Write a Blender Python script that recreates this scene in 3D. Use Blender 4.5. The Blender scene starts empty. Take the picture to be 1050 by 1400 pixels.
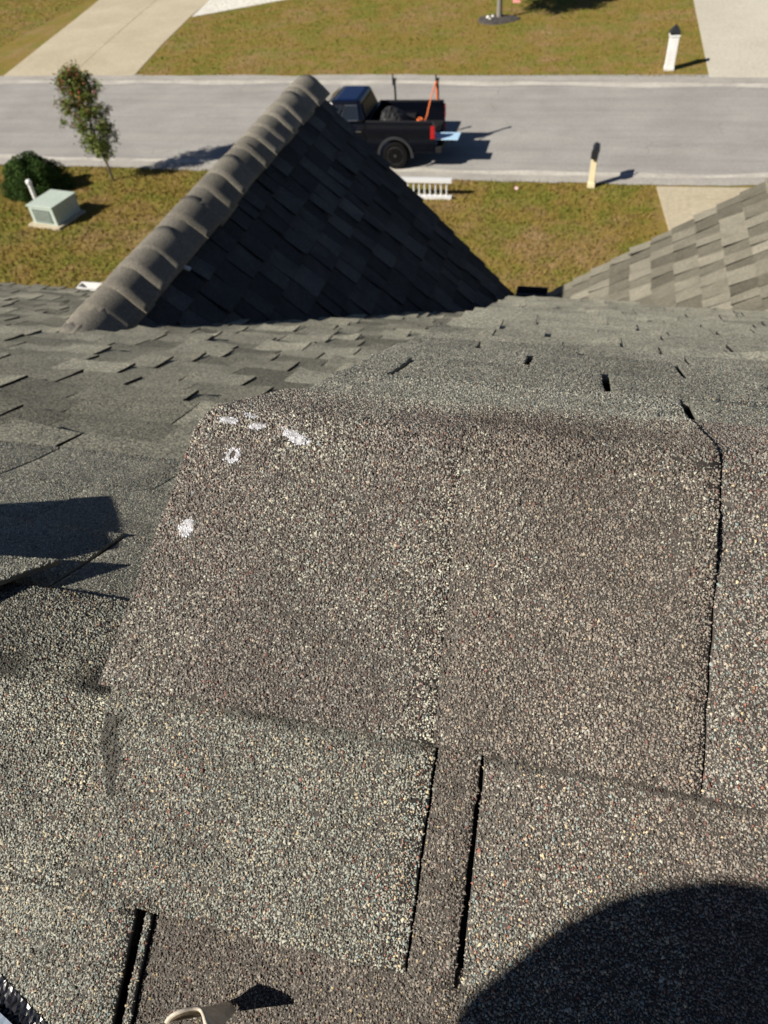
import bpy, bmesh, math, random
import numpy as np
from mathutils import Vector, Matrix

rad = math.radians
C = bpy.context.scene.collection
SC = bpy.context.scene
EYE = 9.5                                   # height of the lens above the street

# ------------------------------------------------------------------ camera, sky, sun, exposure
def make_camera():
    p, r, y = rad(46), rad(-6.25), rad(-17.9)
    h = Vector((math.sin(y), math.cos(y), 0)); rt = Vector((math.cos(y), -math.sin(y), 0)); up = Vector((0, 0, 1))
    fw = h * math.cos(p) - up * math.sin(p); u = h * math.sin(p) + up * math.cos(p)
    a = rt * math.cos(r) + u * math.sin(r); b = u * math.cos(r) - rt * math.sin(r)
    cam = bpy.data.cameras.new('camera'); o = bpy.data.objects.new('camera', cam); C.objects.link(o)
    m = Matrix.Identity(4)
    for i in range(3):
        m[i][0], m[i][1], m[i][2] = a[i], b[i], -fw[i]
    m[2][3] = EYE
    o.matrix_world = m
    cam.sensor_fit = 'VERTICAL'; cam.sensor_height = 24; cam.sensor_width = 18
    cam.lens = 24 * 1010 / 1400
    cam.clip_start = .01; cam.clip_end = 800
    cam.dof.use_dof = True; cam.dof.focus_distance = .45; cam.dof.aperture_fstop = 10.5
    SC.camera = o
    return a, b, fw
CA, CB, CC = make_camera()
def pix(p):                                  # picture position of a point, only used to rank which shingles show largest
    q = Vector(p) - Vector((0, 0, EYE)); z = q.dot(CC)
    if z < .05: return None
    return 525 + 1010 * q.dot(CA) / z, 700 - 1010 * q.dot(CB) / z, z

SUN_EL, SUN_AZ = rad(36.5), rad(39.5)        # shadows run toward +X and +Y
SUNV = Vector((-math.cos(SUN_EL) * math.cos(SUN_AZ), -math.cos(SUN_EL) * math.sin(SUN_AZ), math.sin(SUN_EL)))
w = bpy.data.worlds.new('World'); SC.world = w; w.use_nodes = True
nt = w.node_tree; bg = nt.nodes['Background']
sky = nt.nodes.new('ShaderNodeTexSky'); sky.sky_type = 'NISHITA'; sky.sun_disc = False; sky.air_density = .45; sky.dust_density = .15
sky.sun_elevation = SUN_EL; sky.sun_rotation = math.atan2(SUNV.x, SUNV.y)
nt.links.new(sky.outputs[0], bg.inputs[0]); bg.inputs[1].default_value = .05
sl = bpy.data.lights.new('sun', 'SUN'); sl.energy = 5.0; sl.angle = rad(.5); sl.color = (1, .93, .82)
so = bpy.data.objects.new('sun', sl); C.objects.link(so)
so.rotation_euler = SUNV.to_track_quat('Z', 'Y').to_euler(); so.location = (-20, -20, 30)
SC.view_settings.view_transform = 'Standard'; SC.view_settings.look = 'None'
SC.view_settings.exposure = .58; SC.view_settings.gamma = 1; SC.view_settings.use_curve_mapping = False

# ------------------------------------------------------------------ helpers
rnd = random.Random(7); rng = np.random.default_rng(11)

def tag(o, label=None, cat=None, group=None, kind=None):
    if label: o['label'] = label
    if cat: o['category'] = cat
    if group: o['group'] = group
    if kind: o['kind'] = kind
    return o
def empty(name, loc, label=None, cat=None, group=None, rz=0):
    o = bpy.data.objects.new(name, None); o.location = loc; o.rotation_euler = (0, 0, rz); o.empty_display_size = .3
    C.objects.link(o); return tag(o, label, cat, group)
def link(name, me, parent=None, world=False):
    o = bpy.data.objects.new(name, me); C.objects.link(o)
    if parent:
        o.parent = parent
    return o

class MB:
    def __init__(s): s.v, s.f = [], []
    def add(s, vs, fs):
        n = len(s.v); s.v += [tuple(v) for v in vs]; s.f += [tuple(i + n for i in f) for f in fs]; return s
    def box(s, x0, x1, y0, y1, z0, z1):
        return s.add([(x0, y0, z0), (x1, y0, z0), (x1, y1, z0), (x0, y1, z0), (x0, y0, z1), (x1, y0, z1), (x1, y1, z1), (x0, y1, z1)],
                     [(3, 2, 1, 0), (4, 5, 6, 7), (0, 1, 5, 4), (1, 2, 6, 5), (2, 3, 7, 6), (3, 0, 4, 7)])
    def hexa(s, b, t):                       # bottom quad, top quad, both counter-clockwise from above
        return s.add(list(b) + list(t), [(3, 2, 1, 0), (4, 5, 6, 7), (0, 1, 5, 4), (1, 2, 6, 5), (2, 3, 7, 6), (3, 0, 4, 7)])
    def prism(s, poly, ax, lo, hi):          # polygon of 2 coords extruded along axis ax
        n = len(poly)
        def P(p, t): return {'x': (t, p[0], p[1]), 'y': (p[0], t, p[1]), 'z': (p[0], p[1], t)}[ax]
        vs = [P(p, lo) for p in poly] + [P(p, hi) for p in poly]
        return s.add(vs, [tuple(range(n))[::-1], tuple(range(n, 2 * n))] + [(i, (i + 1) % n, n + (i + 1) % n, n + i) for i in range(n)])
    def tube(s, pts, r, n=8, cap=True):
        pts = [Vector(p) for p in pts]; rs = r if isinstance(r, (list, tuple)) else [r] * len(pts)
        base = len(s.v)
        for i, p in enumerate(pts):
            d = (pts[min(i + 1, len(pts) - 1)] - pts[max(i - 1, 0)]).normalized()
            e = d.cross(Vector((0, 0, 1)))
            if e.length < .05: e = d.cross(Vector((1, 0, 0)))
            e.normalize(); g = d.cross(e)
            for k in range(n):
                t = 2 * math.pi * k / n
                s.v.append(tuple(p + (e * math.cos(t) + g * math.sin(t)) * rs[i]))
        for i in range(len(pts) - 1):
            for k in range(n):
                s.f.append((base + i * n + k, base + i * n + (k + 1) % n, base + (i + 1) * n + (k + 1) % n, base + (i + 1) * n + k))
        if cap:
            s.f.append(tuple(base + k for k in range(n))[::-1]); s.f.append(tuple(base + (len(pts) - 1) * n + k for k in range(n)))
        return s
    def lathe(s, prof, c, ax='z', n=20):     # prof: (radius, height) pairs
        base = len(s.v)
        for r, h in prof:
            for k in range(n):
                t = 2 * math.pi * k / n; u, v = r * math.cos(t), r * math.sin(t)
                s.v.append({'z': (c[0] + u, c[1] + v, c[2] + h), 'y': (c[0] + u, c[1] + h, c[2] + v), 'x': (c[0] + h, c[1] + u, c[2] + v)}[ax])
        for i in range(len(prof) - 1):
            for k in range(n):
                s.f.append((base + i * n + k, base + i * n + (k + 1) % n, base + (i + 1) * n + (k + 1) % n, base + (i + 1) * n + k))
        s.f.append(tuple(base + k for k in range(n))[::-1]); s.f.append(tuple(base + (len(prof) - 1) * n + k for k in range(n)))
        return s
    def build(s, name, mat, parent=None, smooth=False, bevel=0, fix=True):
        me = bpy.data.meshes.new(name); me.from_pydata(s.v, [], s.f); me.materials.append(mat)
        if fix or bevel:
            bm = bmesh.new(); bm.from_mesh(me)
            if bevel: bmesh.ops.bevel(bm, geom=list(bm.edges), offset=bevel, segments=2, affect='EDGES', profile=.6, clamp_overlap=True)
            bmesh.ops.recalc_face_normals(bm, faces=bm.faces); bm.to_mesh(me); bm.free()
        if smooth:
            me.polygons.foreach_set('use_smooth', [True] * len(me.polygons))
        me.update()
        return link(name, me, parent)

def mesh_np(name, v, quads, mat, cols=None, tone=None):
    me = bpy.data.meshes.new(name); v = np.asarray(v, np.float32); q = np.asarray(quads, np.int32)
    me.vertices.add(len(v)); me.vertices.foreach_set('co', v.ravel())
    me.loops.add(q.size); me.loops.foreach_set('vertex_index', q.ravel())
    me.polygons.add(len(q)); me.polygons.foreach_set('loop_start', np.arange(0, q.size, q.shape[1], dtype=np.int32))
    if cols is not None:
        a = me.color_attributes.new('tint', 'FLOAT_COLOR', 'POINT'); a.data.foreach_set('color', np.asarray(cols, np.float32).ravel())
    if tone is not None:
        a = me.attributes.new('tone', 'FLOAT', 'POINT'); a.data.foreach_set('value', np.asarray(tone, np.float32))
    me.materials.append(mat); me.update(calc_edges=True); me.validate()
    return me

# ------------------------------------------------------------------ materials
def mat(name, col=(.5, .5, .5), rough=.8, metal=0, spec=.5, coat=0):
    m = bpy.data.materials.new(name); m.use_nodes = True; b = m.node_tree.nodes['Principled BSDF']
    b.inputs['Base Color'].default_value = (*col, 1); b.inputs['Roughness'].default_value = rough; b.inputs['Metallic'].default_value = metal
    b.inputs['Specular IOR Level'].default_value = spec; b.inputs['Coat Weight'].default_value = coat
    return m
def N(m, t, **k):
    n = m.node_tree.nodes.new(t)
    for a, v in k.items(): setattr(n, a, v)
    return n
def L(m, a, b): m.node_tree.links.new(a, b)
def noise(m, vec, scale, detail=4, rough=.6):
    n = N(m, 'ShaderNodeTexNoise'); n.inputs['Scale'].default_value = scale; n.inputs['Detail'].default_value = detail; n.inputs['Roughness'].default_value = rough
    L(m, vec, n.inputs['Vector']); return n.outputs['Fac']
def ramp(m, fac, stops):
    r = N(m, 'ShaderNodeValToRGB'); L(m, fac, r.inputs[0]); e = r.color_ramp.elements
    while len(e) < len(stops): e.new(.5)
    for i, (p, c) in enumerate(stops):
        e[i].position = p; e[i].color = (*c, 1) if len(c) == 3 else c
    return r.outputs[0]
def mixc(m, fac, a, b, mode='MIX'):
    x = N(m, 'ShaderNodeMix', data_type='RGBA', blend_type=mode)
    for s, v in ((0, fac), (6, a), (7, b)):
        if hasattr(v, 'links'): L(m, v, x.inputs[s])
        else: x.inputs[s].default_value = v if s == 0 else (*v, 1)
    return x.outputs[2]
def math_(m, op, a, b=0.0, clamp=False):
    x = N(m, 'ShaderNodeMath', operation=op, use_clamp=clamp)
    for s, v in ((0, a), (1, b)):
        if hasattr(v, 'links'): L(m, v, x.inputs[s])
        else: x.inputs[s].default_value = v
    return x.outputs[0]
def bump(m, h, strength, dist):
    b = N(m, 'ShaderNodeBump'); b.inputs['Strength'].default_value = strength; b.inputs['Distance'].default_value = dist
    L(m, h, b.inputs['Height']); L(m, b.outputs[0], m.node_tree.nodes['Principled BSDF'].inputs['Normal'])
def base(m, out): L(m, out, m.node_tree.nodes['Principled BSDF'].inputs['Base Color'])
def position(m): return N(m, 'ShaderNodeNewGeometry').outputs['Position']

def granule_mat():
    m = mat('granule', rough=.75, spec=.35)
    a = N(m, 'ShaderNodeVertexColor', layer_name='tint'); base(m, a.outputs[0]); return m
M_GRAN = granule_mat()
M_ASPH = mat('asphalt_mat', (.016, .015, .016), .7, spec=.3)

def shingle_mat(name, dark, mid, light, var=1.0, grain=650):
    m = mat(name, rough=.95, spec=.15)
    pos = position(m)
    oi = N(m, 'ShaderNodeObjectInfo'); sep = N(m, 'ShaderNodeSeparateColor'); L(m, oi.outputs['Color'], sep.inputs[0])
    at = N(m, 'ShaderNodeAttribute', attribute_name='tone')
    tone = math_(m, 'ADD', sep.outputs[0], at.outputs['Fac'])
    n1 = noise(m, pos, 9, 3); tone = math_(m, 'ADD', math_(m, 'MULTIPLY', tone, var), math_(m, 'MULTIPLY', math_(m, 'SUBTRACT', n1, .5), .55))
    c = ramp(m, tone, [(.0, dark), (.5, mid), (1, light)])
    v = N(m, 'ShaderNodeTexVoronoi'); v.inputs['Scale'].default_value = grain; L(m, pos, v.inputs['Vector'])
    bw = N(m, 'ShaderNodeSeparateColor'); L(m, v.outputs['Color'], bw.inputs[0])
    g = ramp(m, bw.outputs[0], [(0, (.35, .34, .33)), (.35, (.8, .8, .78)), (.75, (1.15, 1.15, 1.1)), (.93, (1.6, 1.52, 1.3)), (1, (1.9, 1.8, 1.6))])
    n2 = noise(m, pos, 220, 2, .7); g2 = ramp(m, n2, [(.3, (.72, .72, .72)), (.7, (1.28, 1.28, 1.28))])
    c = mixc(m, 1, c, g, 'MULTIPLY'); c = mixc(m, 1, c, g2, 'MULTIPLY'); base(m, c)
    h = math_(m, 'SUBTRACT', 1.0, v.outputs['Distance']); bump(m, h, .5, .0012)
    return m
M_FAR = shingle_mat('brightened_shingle', (.135, .133, .114), (.24, .237, .202), (.37, .364, .308), grain=380)  # same shingle as the near slope, base lightened to offset the grazing sun
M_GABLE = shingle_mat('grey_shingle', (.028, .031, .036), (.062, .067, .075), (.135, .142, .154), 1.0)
M_TAN = shingle_mat('tan_shingle', (.085, .08, .067), (.155, .147, .124), (.27, .258, .22), 1.0)
M_CAP = shingle_mat('cap_shingle_mat', (.125, .117, .104), (.19, .179, .16), (.27, .253, .225))

def rough_mat(name, stops, scale, rough=.9, bs=.3, bd=.01, fine=60, spec=.3):
    m = mat(name, rough=rough, spec=spec); pos = position(m)
    c = ramp(m, noise(m, pos, scale, 6, .65), stops)
    f = noise(m, pos, fine, 4, .7); c = mixc(m, 1, c, ramp(m, f, [(.25, (.78, .78, .78)), (.75, (1.2, 1.2, 1.2))]), 'MULTIPLY')
    base(m, c); bump(m, f, bs, bd); return m
M_ROAD = rough_mat('road_asphalt', [(.3, (.27, .26, .247)), (.55, (.315, .304, .29)), (.75, (.36, .347, .328))], .5, fine=14)
def age_road(m):
    nt_ = m.node_tree; b = nt_.nodes['Principled BSDF']; src = b.inputs['Base Color'].links[0].from_socket; pos = position(m)
    mp = N(m, 'ShaderNodeMapping'); mp.inputs['Scale'].default_value = (.10, 1.3, 1); L(m, pos, mp.inputs['Vector'])
    st = noise(m, mp.outputs[0], 1.6, 4, .6); c = mixc(m, 1, src, ramp(m, st, [(.35, (.90, .90, .91)), (.6, (1.03, 1.03, 1.02))]), 'MULTIPLY')
    nz = N(m, 'ShaderNodeTexNoise'); nz.inputs['Scale'].default_value = 1.2; L(m, pos, nz.inputs['Vector'])
    add = N(m, 'ShaderNodeVectorMath', operation='ADD'); L(m, pos, add.inputs[0]); L(m, nz.outputs['Color'], add.inputs[1])
    vo = N(m, 'ShaderNodeTexVoronoi', feature='DISTANCE_TO_EDGE'); vo.inputs['Scale'].default_value = .33; L(m, add.outputs[0], vo.inputs['Vector'])
    msk = noise(m, pos, .45, 2); ck = math_(m, 'MULTIPLY', ramp(m, vo.outputs['Distance'], [(0, (1, 1, 1)), (.012, (0, 0, 0))]), ramp(m, msk, [(.5, (0, 0, 0)), (.6, (.30, .30, .30))]))
    c = mixc(m, ck, c, (.09, .085, .08)); sp = noise(m, pos, 3.3, 2, .5); c = mixc(m, ramp(m, sp, [(.74, (0, 0, 0)), (.78, (.35, .35, .35))]), c, (.12, .115, .11)); base(m, c)
age_road(M_ROAD)
M_CONC = rough_mat('driveway_concrete', [(.3, (.40, .345, .245)), (.7, (.50, .44, .325))], .35, fine=9)
M_WALK = rough_mat('pale_concrete', [(.3, (.62, .6, .54)), (.7, (.72, .7, .64))], .6, fine=9)
M_KERB = rough_mat('kerb_concrete', [(.3, (.30, .285, .26)), (.7, (.39, .37, .335))], .8, fine=10)
M_DUST = rough_mat('dusty_gutter', [(.32, (.36, .34, .305)), (.6, (.50, .475, .425)), (.8, (.58, .55, .49))], .9, fine=8)
M_MULCH = rough_mat('mulch', [(.3, (.045, .04, .038)), (.7, (.10, .09, .085))], 6, bs=1, bd=.04, fine=20)
def lawn_mat():
    m = mat('dry_lawn', rough=.95, spec=.1); pos = position(m)
    big = noise(m, pos, .30, 5, .62); med = noise(m, pos, 1.5, 5, .7); clump = noise(m, pos, 7, 3, .7); fin = noise(m, pos, 34, 4, .8); gr = noise(m, pos, .62, 4, .65)
    f = math_(m, 'ADD', math_(m, 'MULTIPLY', big, .58), math_(m, 'MULTIPLY', med, .42))
    c = ramp(m, f, [(.38, (.30, .205, .10)), (.45, (.25, .175, .066)), (.52, (.235, .172, .046)), (.58, (.20, .160, .036)), (.66, (.135, .138, .028))])
    gm = ramp(m, math_(m, 'ADD', math_(m, 'MULTIPLY', gr, .7), math_(m, 'MULTIPLY', med, .3)), [(.47, (0, 0, 0)), (.58, (1, 1, 1))])
    c = mixc(m, math_(m, 'MULTIPLY', gm, .58), c, (.150, .175, .030))
    c = mixc(m, 1, c, ramp(m, clump, [(.3, (.80, .79, .76)), (.55, (1, 1, 1)), (.75, (1.18, 1.16, 1.1))]), 'MULTIPLY')
    c = mixc(m, 1, c, ramp(m, fin, [(.3, (.70, .69, .68)), (.5, (1, 1, 1)), (.72, (1.34, 1.32, 1.26))]), 'MULTIPLY')
    base(m, c); bump(m, math_(m, 'ADD', fin, clump), .5, .035); return m
M_LAWN = lawn_mat()
M_BLACK = mat('black_paint', (.003, .004, .008), .12, spec=.4)
M_GLASS = mat('dark_glass', (.012, .016, .022), .04)
M_TRIM = mat('dark_trim', (.013, .013, .015), .65, spec=.2)
M_FLARE = mat('grey_flare', (.030, .031, .034), .65, spec=.2)
M_RUB = mat('rubber', (.006, .006, .0065), .9, spec=.1)
M_RIM = mat('black_rim', (.0035, .0035, .004), .5, spec=.15)
M_CHROME = mat('chrome', (.6, .6, .62), .15, 1)
M_RED = mat('red_lens', (.40, .012, .014), .3)
M_ORANGE = mat('orange_strap_mat', (.75, .17, .04), .7)
M_PBLUE = mat('pale_blue_slab', (.42, .62, .82), .35)
M_WHITE = rough_mat('white_paint', [(.3, (.68, .68, .67)), (.7, (.8, .8, .79))], 3, rough=.45, bs=.05, fine=30, spec=.4)
M_CREAM = rough_mat('cream_paint', [(.3, (.66, .57, .36)), (.7, (.74, .66, .44))], 3, rough=.6, bs=.05, fine=30)
M_DARK = mat('black_metal', (.014, .015, .018), .45)
M_UTIL = rough_mat('pale_green_enamel', [(.3, (.40, .47, .415)), (.7, (.47, .54, .48))], 2, rough=.5, bs=.05, fine=20)
M_ALU = mat('aluminium', (.78, .79, .80), .4, .25)
M_BARK = rough_mat('bark', [(.3, (.075, .055, .04)), (.7, (.16, .13, .10))], 8, bs=.8, bd=.02, fine=40)
M_GBARK = rough_mat('grey_bark', [(.3, (.17, .155, .13)), (.7, (.28, .26, .225))], 8, bs=.8, bd=.02, fine=40)
M_WALL = rough_mat('siding', [(.3, (.42, .38, .31)), (.7, (.48, .44, .36))], 1, bs=.1, fine=20)
def leaf_mat():
    m = mat('leaf', rough=.75, spec=.15); a = N(m, 'ShaderNodeVertexColor', layer_name='tint'); base(m, a.outputs[0])
    m.node_tree.nodes['Principled BSDF'].inputs['Subsurface Weight'].default_value = 0
    return m
M_LEAF = leaf_mat()
M_SEAL = rough_mat('white_sealant', [(.35, (.20, .195, .19)), (.65, (.58, .58, .61))], 300, bs=.6, bd=.001, fine=700)

# ------------------------------------------------------------------ ground, road, driveways
def sheet(name, poly, z, m):
    o = MB().add([(x, y, z) for x, y in poly], [tuple(range(len(poly)))]).build(name, m); tag(o, kind='structure'); return o
def strip(name, a, b, z, m):                 # between two polylines of equal length
    n = len(a); mb = MB(); mb.add([(x, y, z) for x, y in a] + [(x, y, z) for x, y in b], [(i, i + 1, n + i + 1, n + i) for i in range(n - 1)])
    o = mb.build(name, m); tag(o, kind='structure'); return o
def wob(pl, amp, step=.35, off=0.0):         # a polyline resampled with a small irregular wobble in y
    out = []; r = random.Random(int(amp * 1e4) + len(pl)); ph = 0
    for (x0, y0), (x1, y1) in zip(pl, pl[1:]):
        n = max(1, int(abs(x1 - x0) / step)) if abs(x0) < 45 or abs(x1) < 45 else 1
        for k in range(n):
            t = k / n; ph = .75 * ph + r.gauss(0, amp); out.append((x0 + (x1 - x0) * t, y0 + (y1 - y0) * t + ph + off))
    out.append((pl[-1][0], pl[-1][1] + off)); return out
sheet('lawn', [(-320, -260), (320, -260), (320, 420), (-320, 420)], 0, M_LAWN)
NEAR = [(-200, 27), (-45, 24.6), (-20.6, 23.42), (-12, 23.3), (-5.8, 22.93), (-3.5, 22.9), (2.05, 22.78), (5.0, 22.98), (25, 22.9), (200, 22)]
FARE = [(-200, 36), (-45, 34.2), (-27.4, 33.54), (-8.6, 33.05), (6, 32.3), (25, 31.2), (200, 22 + 6)]
strip('road', [(x, y - .0) for x, y in [(-200, 27), (-20.6, 23.4), (200, 22.3)]], [(-200, 36), (-8.6, 33.02), (200, 28.4)], .008, M_ROAD)
na = wob(NEAR, .035); strip('kerb_strip', na, [(x, y + .55) for x, y in wob(NEAR, .0)] if False else [(x, y + .5) for x, y in na], .016, M_KERB)
d0 = wob([(x, y + .5) for x, y in NEAR], .012); strip('gutter_pan', d0, [(x, y + .32 + .1 * math.sin(x * 1.3) * math.sin(x * .37)) for x, y in d0], .013, M_DUST)
fa = wob(FARE, .035); strip('kerb_strip', [(x, y - .62) for x, y in fa], fa, .016, M_KERB)
d1 = wob([(x, y - .62) for x, y in FARE], .012); strip('gutter_pan', [(x, y - .5 - .1 * math.sin(x * 1.1)) for x, y in d1], d1, .013, M_DUST)

def slabs(name, rows, cols, zt=.022, joint=.018, m=None):
    """a driveway of concrete slabs with recessed joints: rows are (left point, right point) pairs, cols the splits across"""
    e = MB()
    e.add([(p[0] + .02, p[1], .006) for p, _ in rows] + [(p[0] - .02, p[1], .006) for _, p in reversed(rows)], [tuple(range(2 * len(rows)))])
    o = e.build(name, M_KERB); tag(o, kind='structure')
    for (a, b), (c, d) in zip(rows, rows[1:]):
        for s, t in zip(cols, cols[1:]):
            P = lambda p, q, k: Vector((p[0] + (q[0] - p[0]) * k, p[1] + (q[1] - p[1]) * k, 0))
            q = [P(a, b, s), P(a, b, t), P(c, d, t), P(c, d, s)]; ctr = sum(q, Vector()) / 4
            q = [v + (ctr - v).normalized() * joint for v in q]; dz = rnd.uniform(-.003, .003)
            MB().hexa([(v.x, v.y, -.05) for v in q], [(v.x, v.y, zt + dz) for v in q]).build('concrete_slab', m or M_CONC, o, bevel=.006)
    return o
slabs('driveway', [((-27.2, 33.5), (-20.25, 33.36)), ((-28.15, 38.4), (-21.15, 38.28)), ((-29.05, 43.25), (-21.85, 43.14)), ((-30.0, 48.0), (-22.3, 47.8)), ((-31, 53), (-23, 53))], (0, .53, 1))
slabs('driveway', [((3.98, 32.4), (10.6, 32.2)), ((3.94, 39), (10.6, 39)), ((3.9, 46), (10.6, 46)), ((3.9, 53), (10.6, 53))], (0, .5, 1), m=rough_mat('grey_concrete', [(.3, (.45, .42, .345)), (.7, (.53, .50, .42))], .35, fine=9))
slabs('driveway', [((2.35, 15.0), (8.4, 15)), ((2.3, 19.6), (8.4, 19.6)), ((1.98, 22.72), (8.6, 22.85))], (0, .5, 1))
wk = MB().hexa([(-21.75, 43.2, -.02), (-17.0, 46.6, -.02), (-16.2, 50, -.02), (-22.35, 48, -.02)], [(-21.75, 43.2, .035), (-17.0, 46.6, .035), (-16.2, 50, .035), (-22.35, 48, .035)]).build('path', M_WALK, bevel=.01); tag(wk, kind='structure')

def grass(name, area, n, h0, h1, label):
    x = rng.uniform(area[0], area[1], n); y = rng.uniform(area[2], area[3], n); keep = np.ones(n, bool)
    for q in area[4:]:
        keep &= ~q(x, y)
    x, y = x[keep], y[keep]; n = len(x); a = rng.uniform(0, 2 * np.pi, n); h = rng.uniform(h0, h1, n); wd = rng.uniform(.012, .03, n)
    dx, dy = np.cos(a) * wd, np.sin(a) * wd; lx, ly = rng.normal(0, .03, n), rng.normal(0, .03, n)
    z0 = np.full(n, -.005)
    v = np.stack([np.stack([x - dx, y - dy, z0], 1), np.stack([x + dx, y + dy, z0], 1), np.stack([x + lx, y + ly, h], 1)], 1).reshape(-1, 3)
    o = link(name, mesh_np(name, v, np.arange(3 * n).reshape(-1, 3), M_LAWN)); tag(o, kind='stuff'); return o
def_near = lambda x: np.interp(x, [p[0] for p in NEAR], [p[1] for p in NEAR])
def_far = lambda x: np.interp(x, [p[0] for p in FARE], [p[1] for p in FARE])
grass('grass', (-24, 2.6, 15, 23.6, lambda x, y: y > def_near(x) + .02, lambda x, y: (x > 1.98) & (y > 15)), 60000, .03, .09, 'near')
grass('grass', (-44, 4, 32, 52, lambda x, y: y < def_far(x) - .03, lambda x, y: (x > -30.6) & (x < -20.3 - (y - 33.4) * .13) & (y < 48), lambda x, y: x > 3.9), 70000, .03, .09, 'far')

# ------------------------------------------------------------------ house: roof planes
house = empty('house', (0, 0, 0), 'grey shingled house whose roof fills the foreground, with two cross gables facing the street', 'house')
TN, TR, TL = rad(31), rad(29.3), rad(28)
FOLD = Vector((0, .3426, EYE - .3018))
LRIDGE = Vector((0, .1632, EYE - .4096))

def fold_map(p0, t_near, t_far, r):
    """(x, v) -> point and normal on a sheet bent over a ridge: v > 0 down the near side, v < 0 down the far side"""
    vs = np.linspace(-8, 8, 1); vv = np.concatenate([np.linspace(-12, -r, 40), np.linspace(-r, r, 41)[1:-1], np.linspace(r, 12, 40)])
    s = np.clip((vv + r) / (2 * r), 0, 1); ang = -t_far + (t_near + t_far) * s     # slope angle along +y going to -v
    # tangent for increasing v: (-cos, -sin) on the near side ; far side: (-cos, +sin)
    ty, tz = -np.cos(ang), -np.sin(ang)
    y = np.concatenate([[0], np.cumsum((ty[1:] + ty[:-1]) / 2 * np.diff(vv))]); z = np.concatenate([[0], np.cumsum((tz[1:] + tz[:-1]) / 2 * np.diff(vv))])
    # pin the near plane: the point at v = r must lie on it
    i = np.argmin(abs(vv - r)); y += p0.y - r * math.cos(t_near) - y[i]; z += p0.z - r * math.sin(t_near) - z[i]
    def f(x, v, h=0.0):
        yy, zz, aa = np.interp(v, vv, y), np.interp(v, vv, z), np.interp(v, vv, ang)
        ny, nz = -np.sin(aa), np.cos(aa)
        h = np.asarray(h)
        return np.stack([np.asarray(x) + 0 * yy, yy + ny * h, zz + nz * h], -1), np.stack([0 * yy, -np.cos(aa), -np.sin(aa)], -1), np.stack([0 * yy, ny, nz], -1)
    return f
MAIN = fold_map(FOLD, TN, TR, .016)
LEFT = fold_map(LRIDGE, TN, TL, .11)

PAL = {
    'brown': ([(.075, .062, .054), (.17, .142, .122), (.255, .22, .185), (.32, .285, .24), (.19, .085, .065), (.22, .245, .235), (.42, .345, .24)], [.17, .27, .27, .15, .05, .06, .03]),
    'umber': ([(.085, .07, .058), (.165, .136, .112), (.235, .2, .165), (.29, .255, .21), (.16, .075, .06), (.20, .22, .21), (.4, .31, .2)], [.14, .32, .32, .14, .03, .03, .02]),
    'green': ([(.09, .085, .072), (.20, .195, .165), (.285, .285, .245), (.36, .355, .30), (.21, .10, .075), (.23, .27, .25), (.46, .385, .26)], [.12, .23, .29, .20, .03, .07, .06]),
    'mixed': ([(.085, .08, .07), (.185, .175, .15), (.27, .26, .225), (.38, .365, .31), (.24, .105, .075), (.22, .28, .265), (.52, .42, .27)], [.14, .22, .25, .16, .05, .10, .08]),
    'pale': ([(.13, .127, .108), (.30, .295, .246), (.40, .392, .328), (.49, .485, .40), (.23, .14, .10), (.29, .33, .30), (.55, .50, .38)], [.08, .20, .32, .26, .02, .07, .05]),
    'dim': ([(.065, .055, .047), (.115, .096, .078), (.155, .132, .108), (.205, .18, .148), (.125, .065, .05), (.15, .165, .155), (.36, .27, .14)], [.14, .34, .32, .12, .02, .03, .03]),
}
for k_, g_ in (('brown', .20), ('umber', .16), ('dim', .12)):
    PAL[k_] = ([tuple(np.array(c) * (1 - g_) + np.mean(c) * g_ * np.array((1.02, 1.0, .95))) for c in PAL[k_][0]], PAL[k_][1])
def smooth_noise(x, y, s, seed):
    r = np.random.default_rng(seed); k = r.normal(0, 1, (6, 2)) * s; ph = r.uniform(0, 6.28, 6)
    return sum(np.sin(k[i, 0] * x + k[i, 1] * y + ph[i]) for i in range(6)) / 2.4
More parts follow.
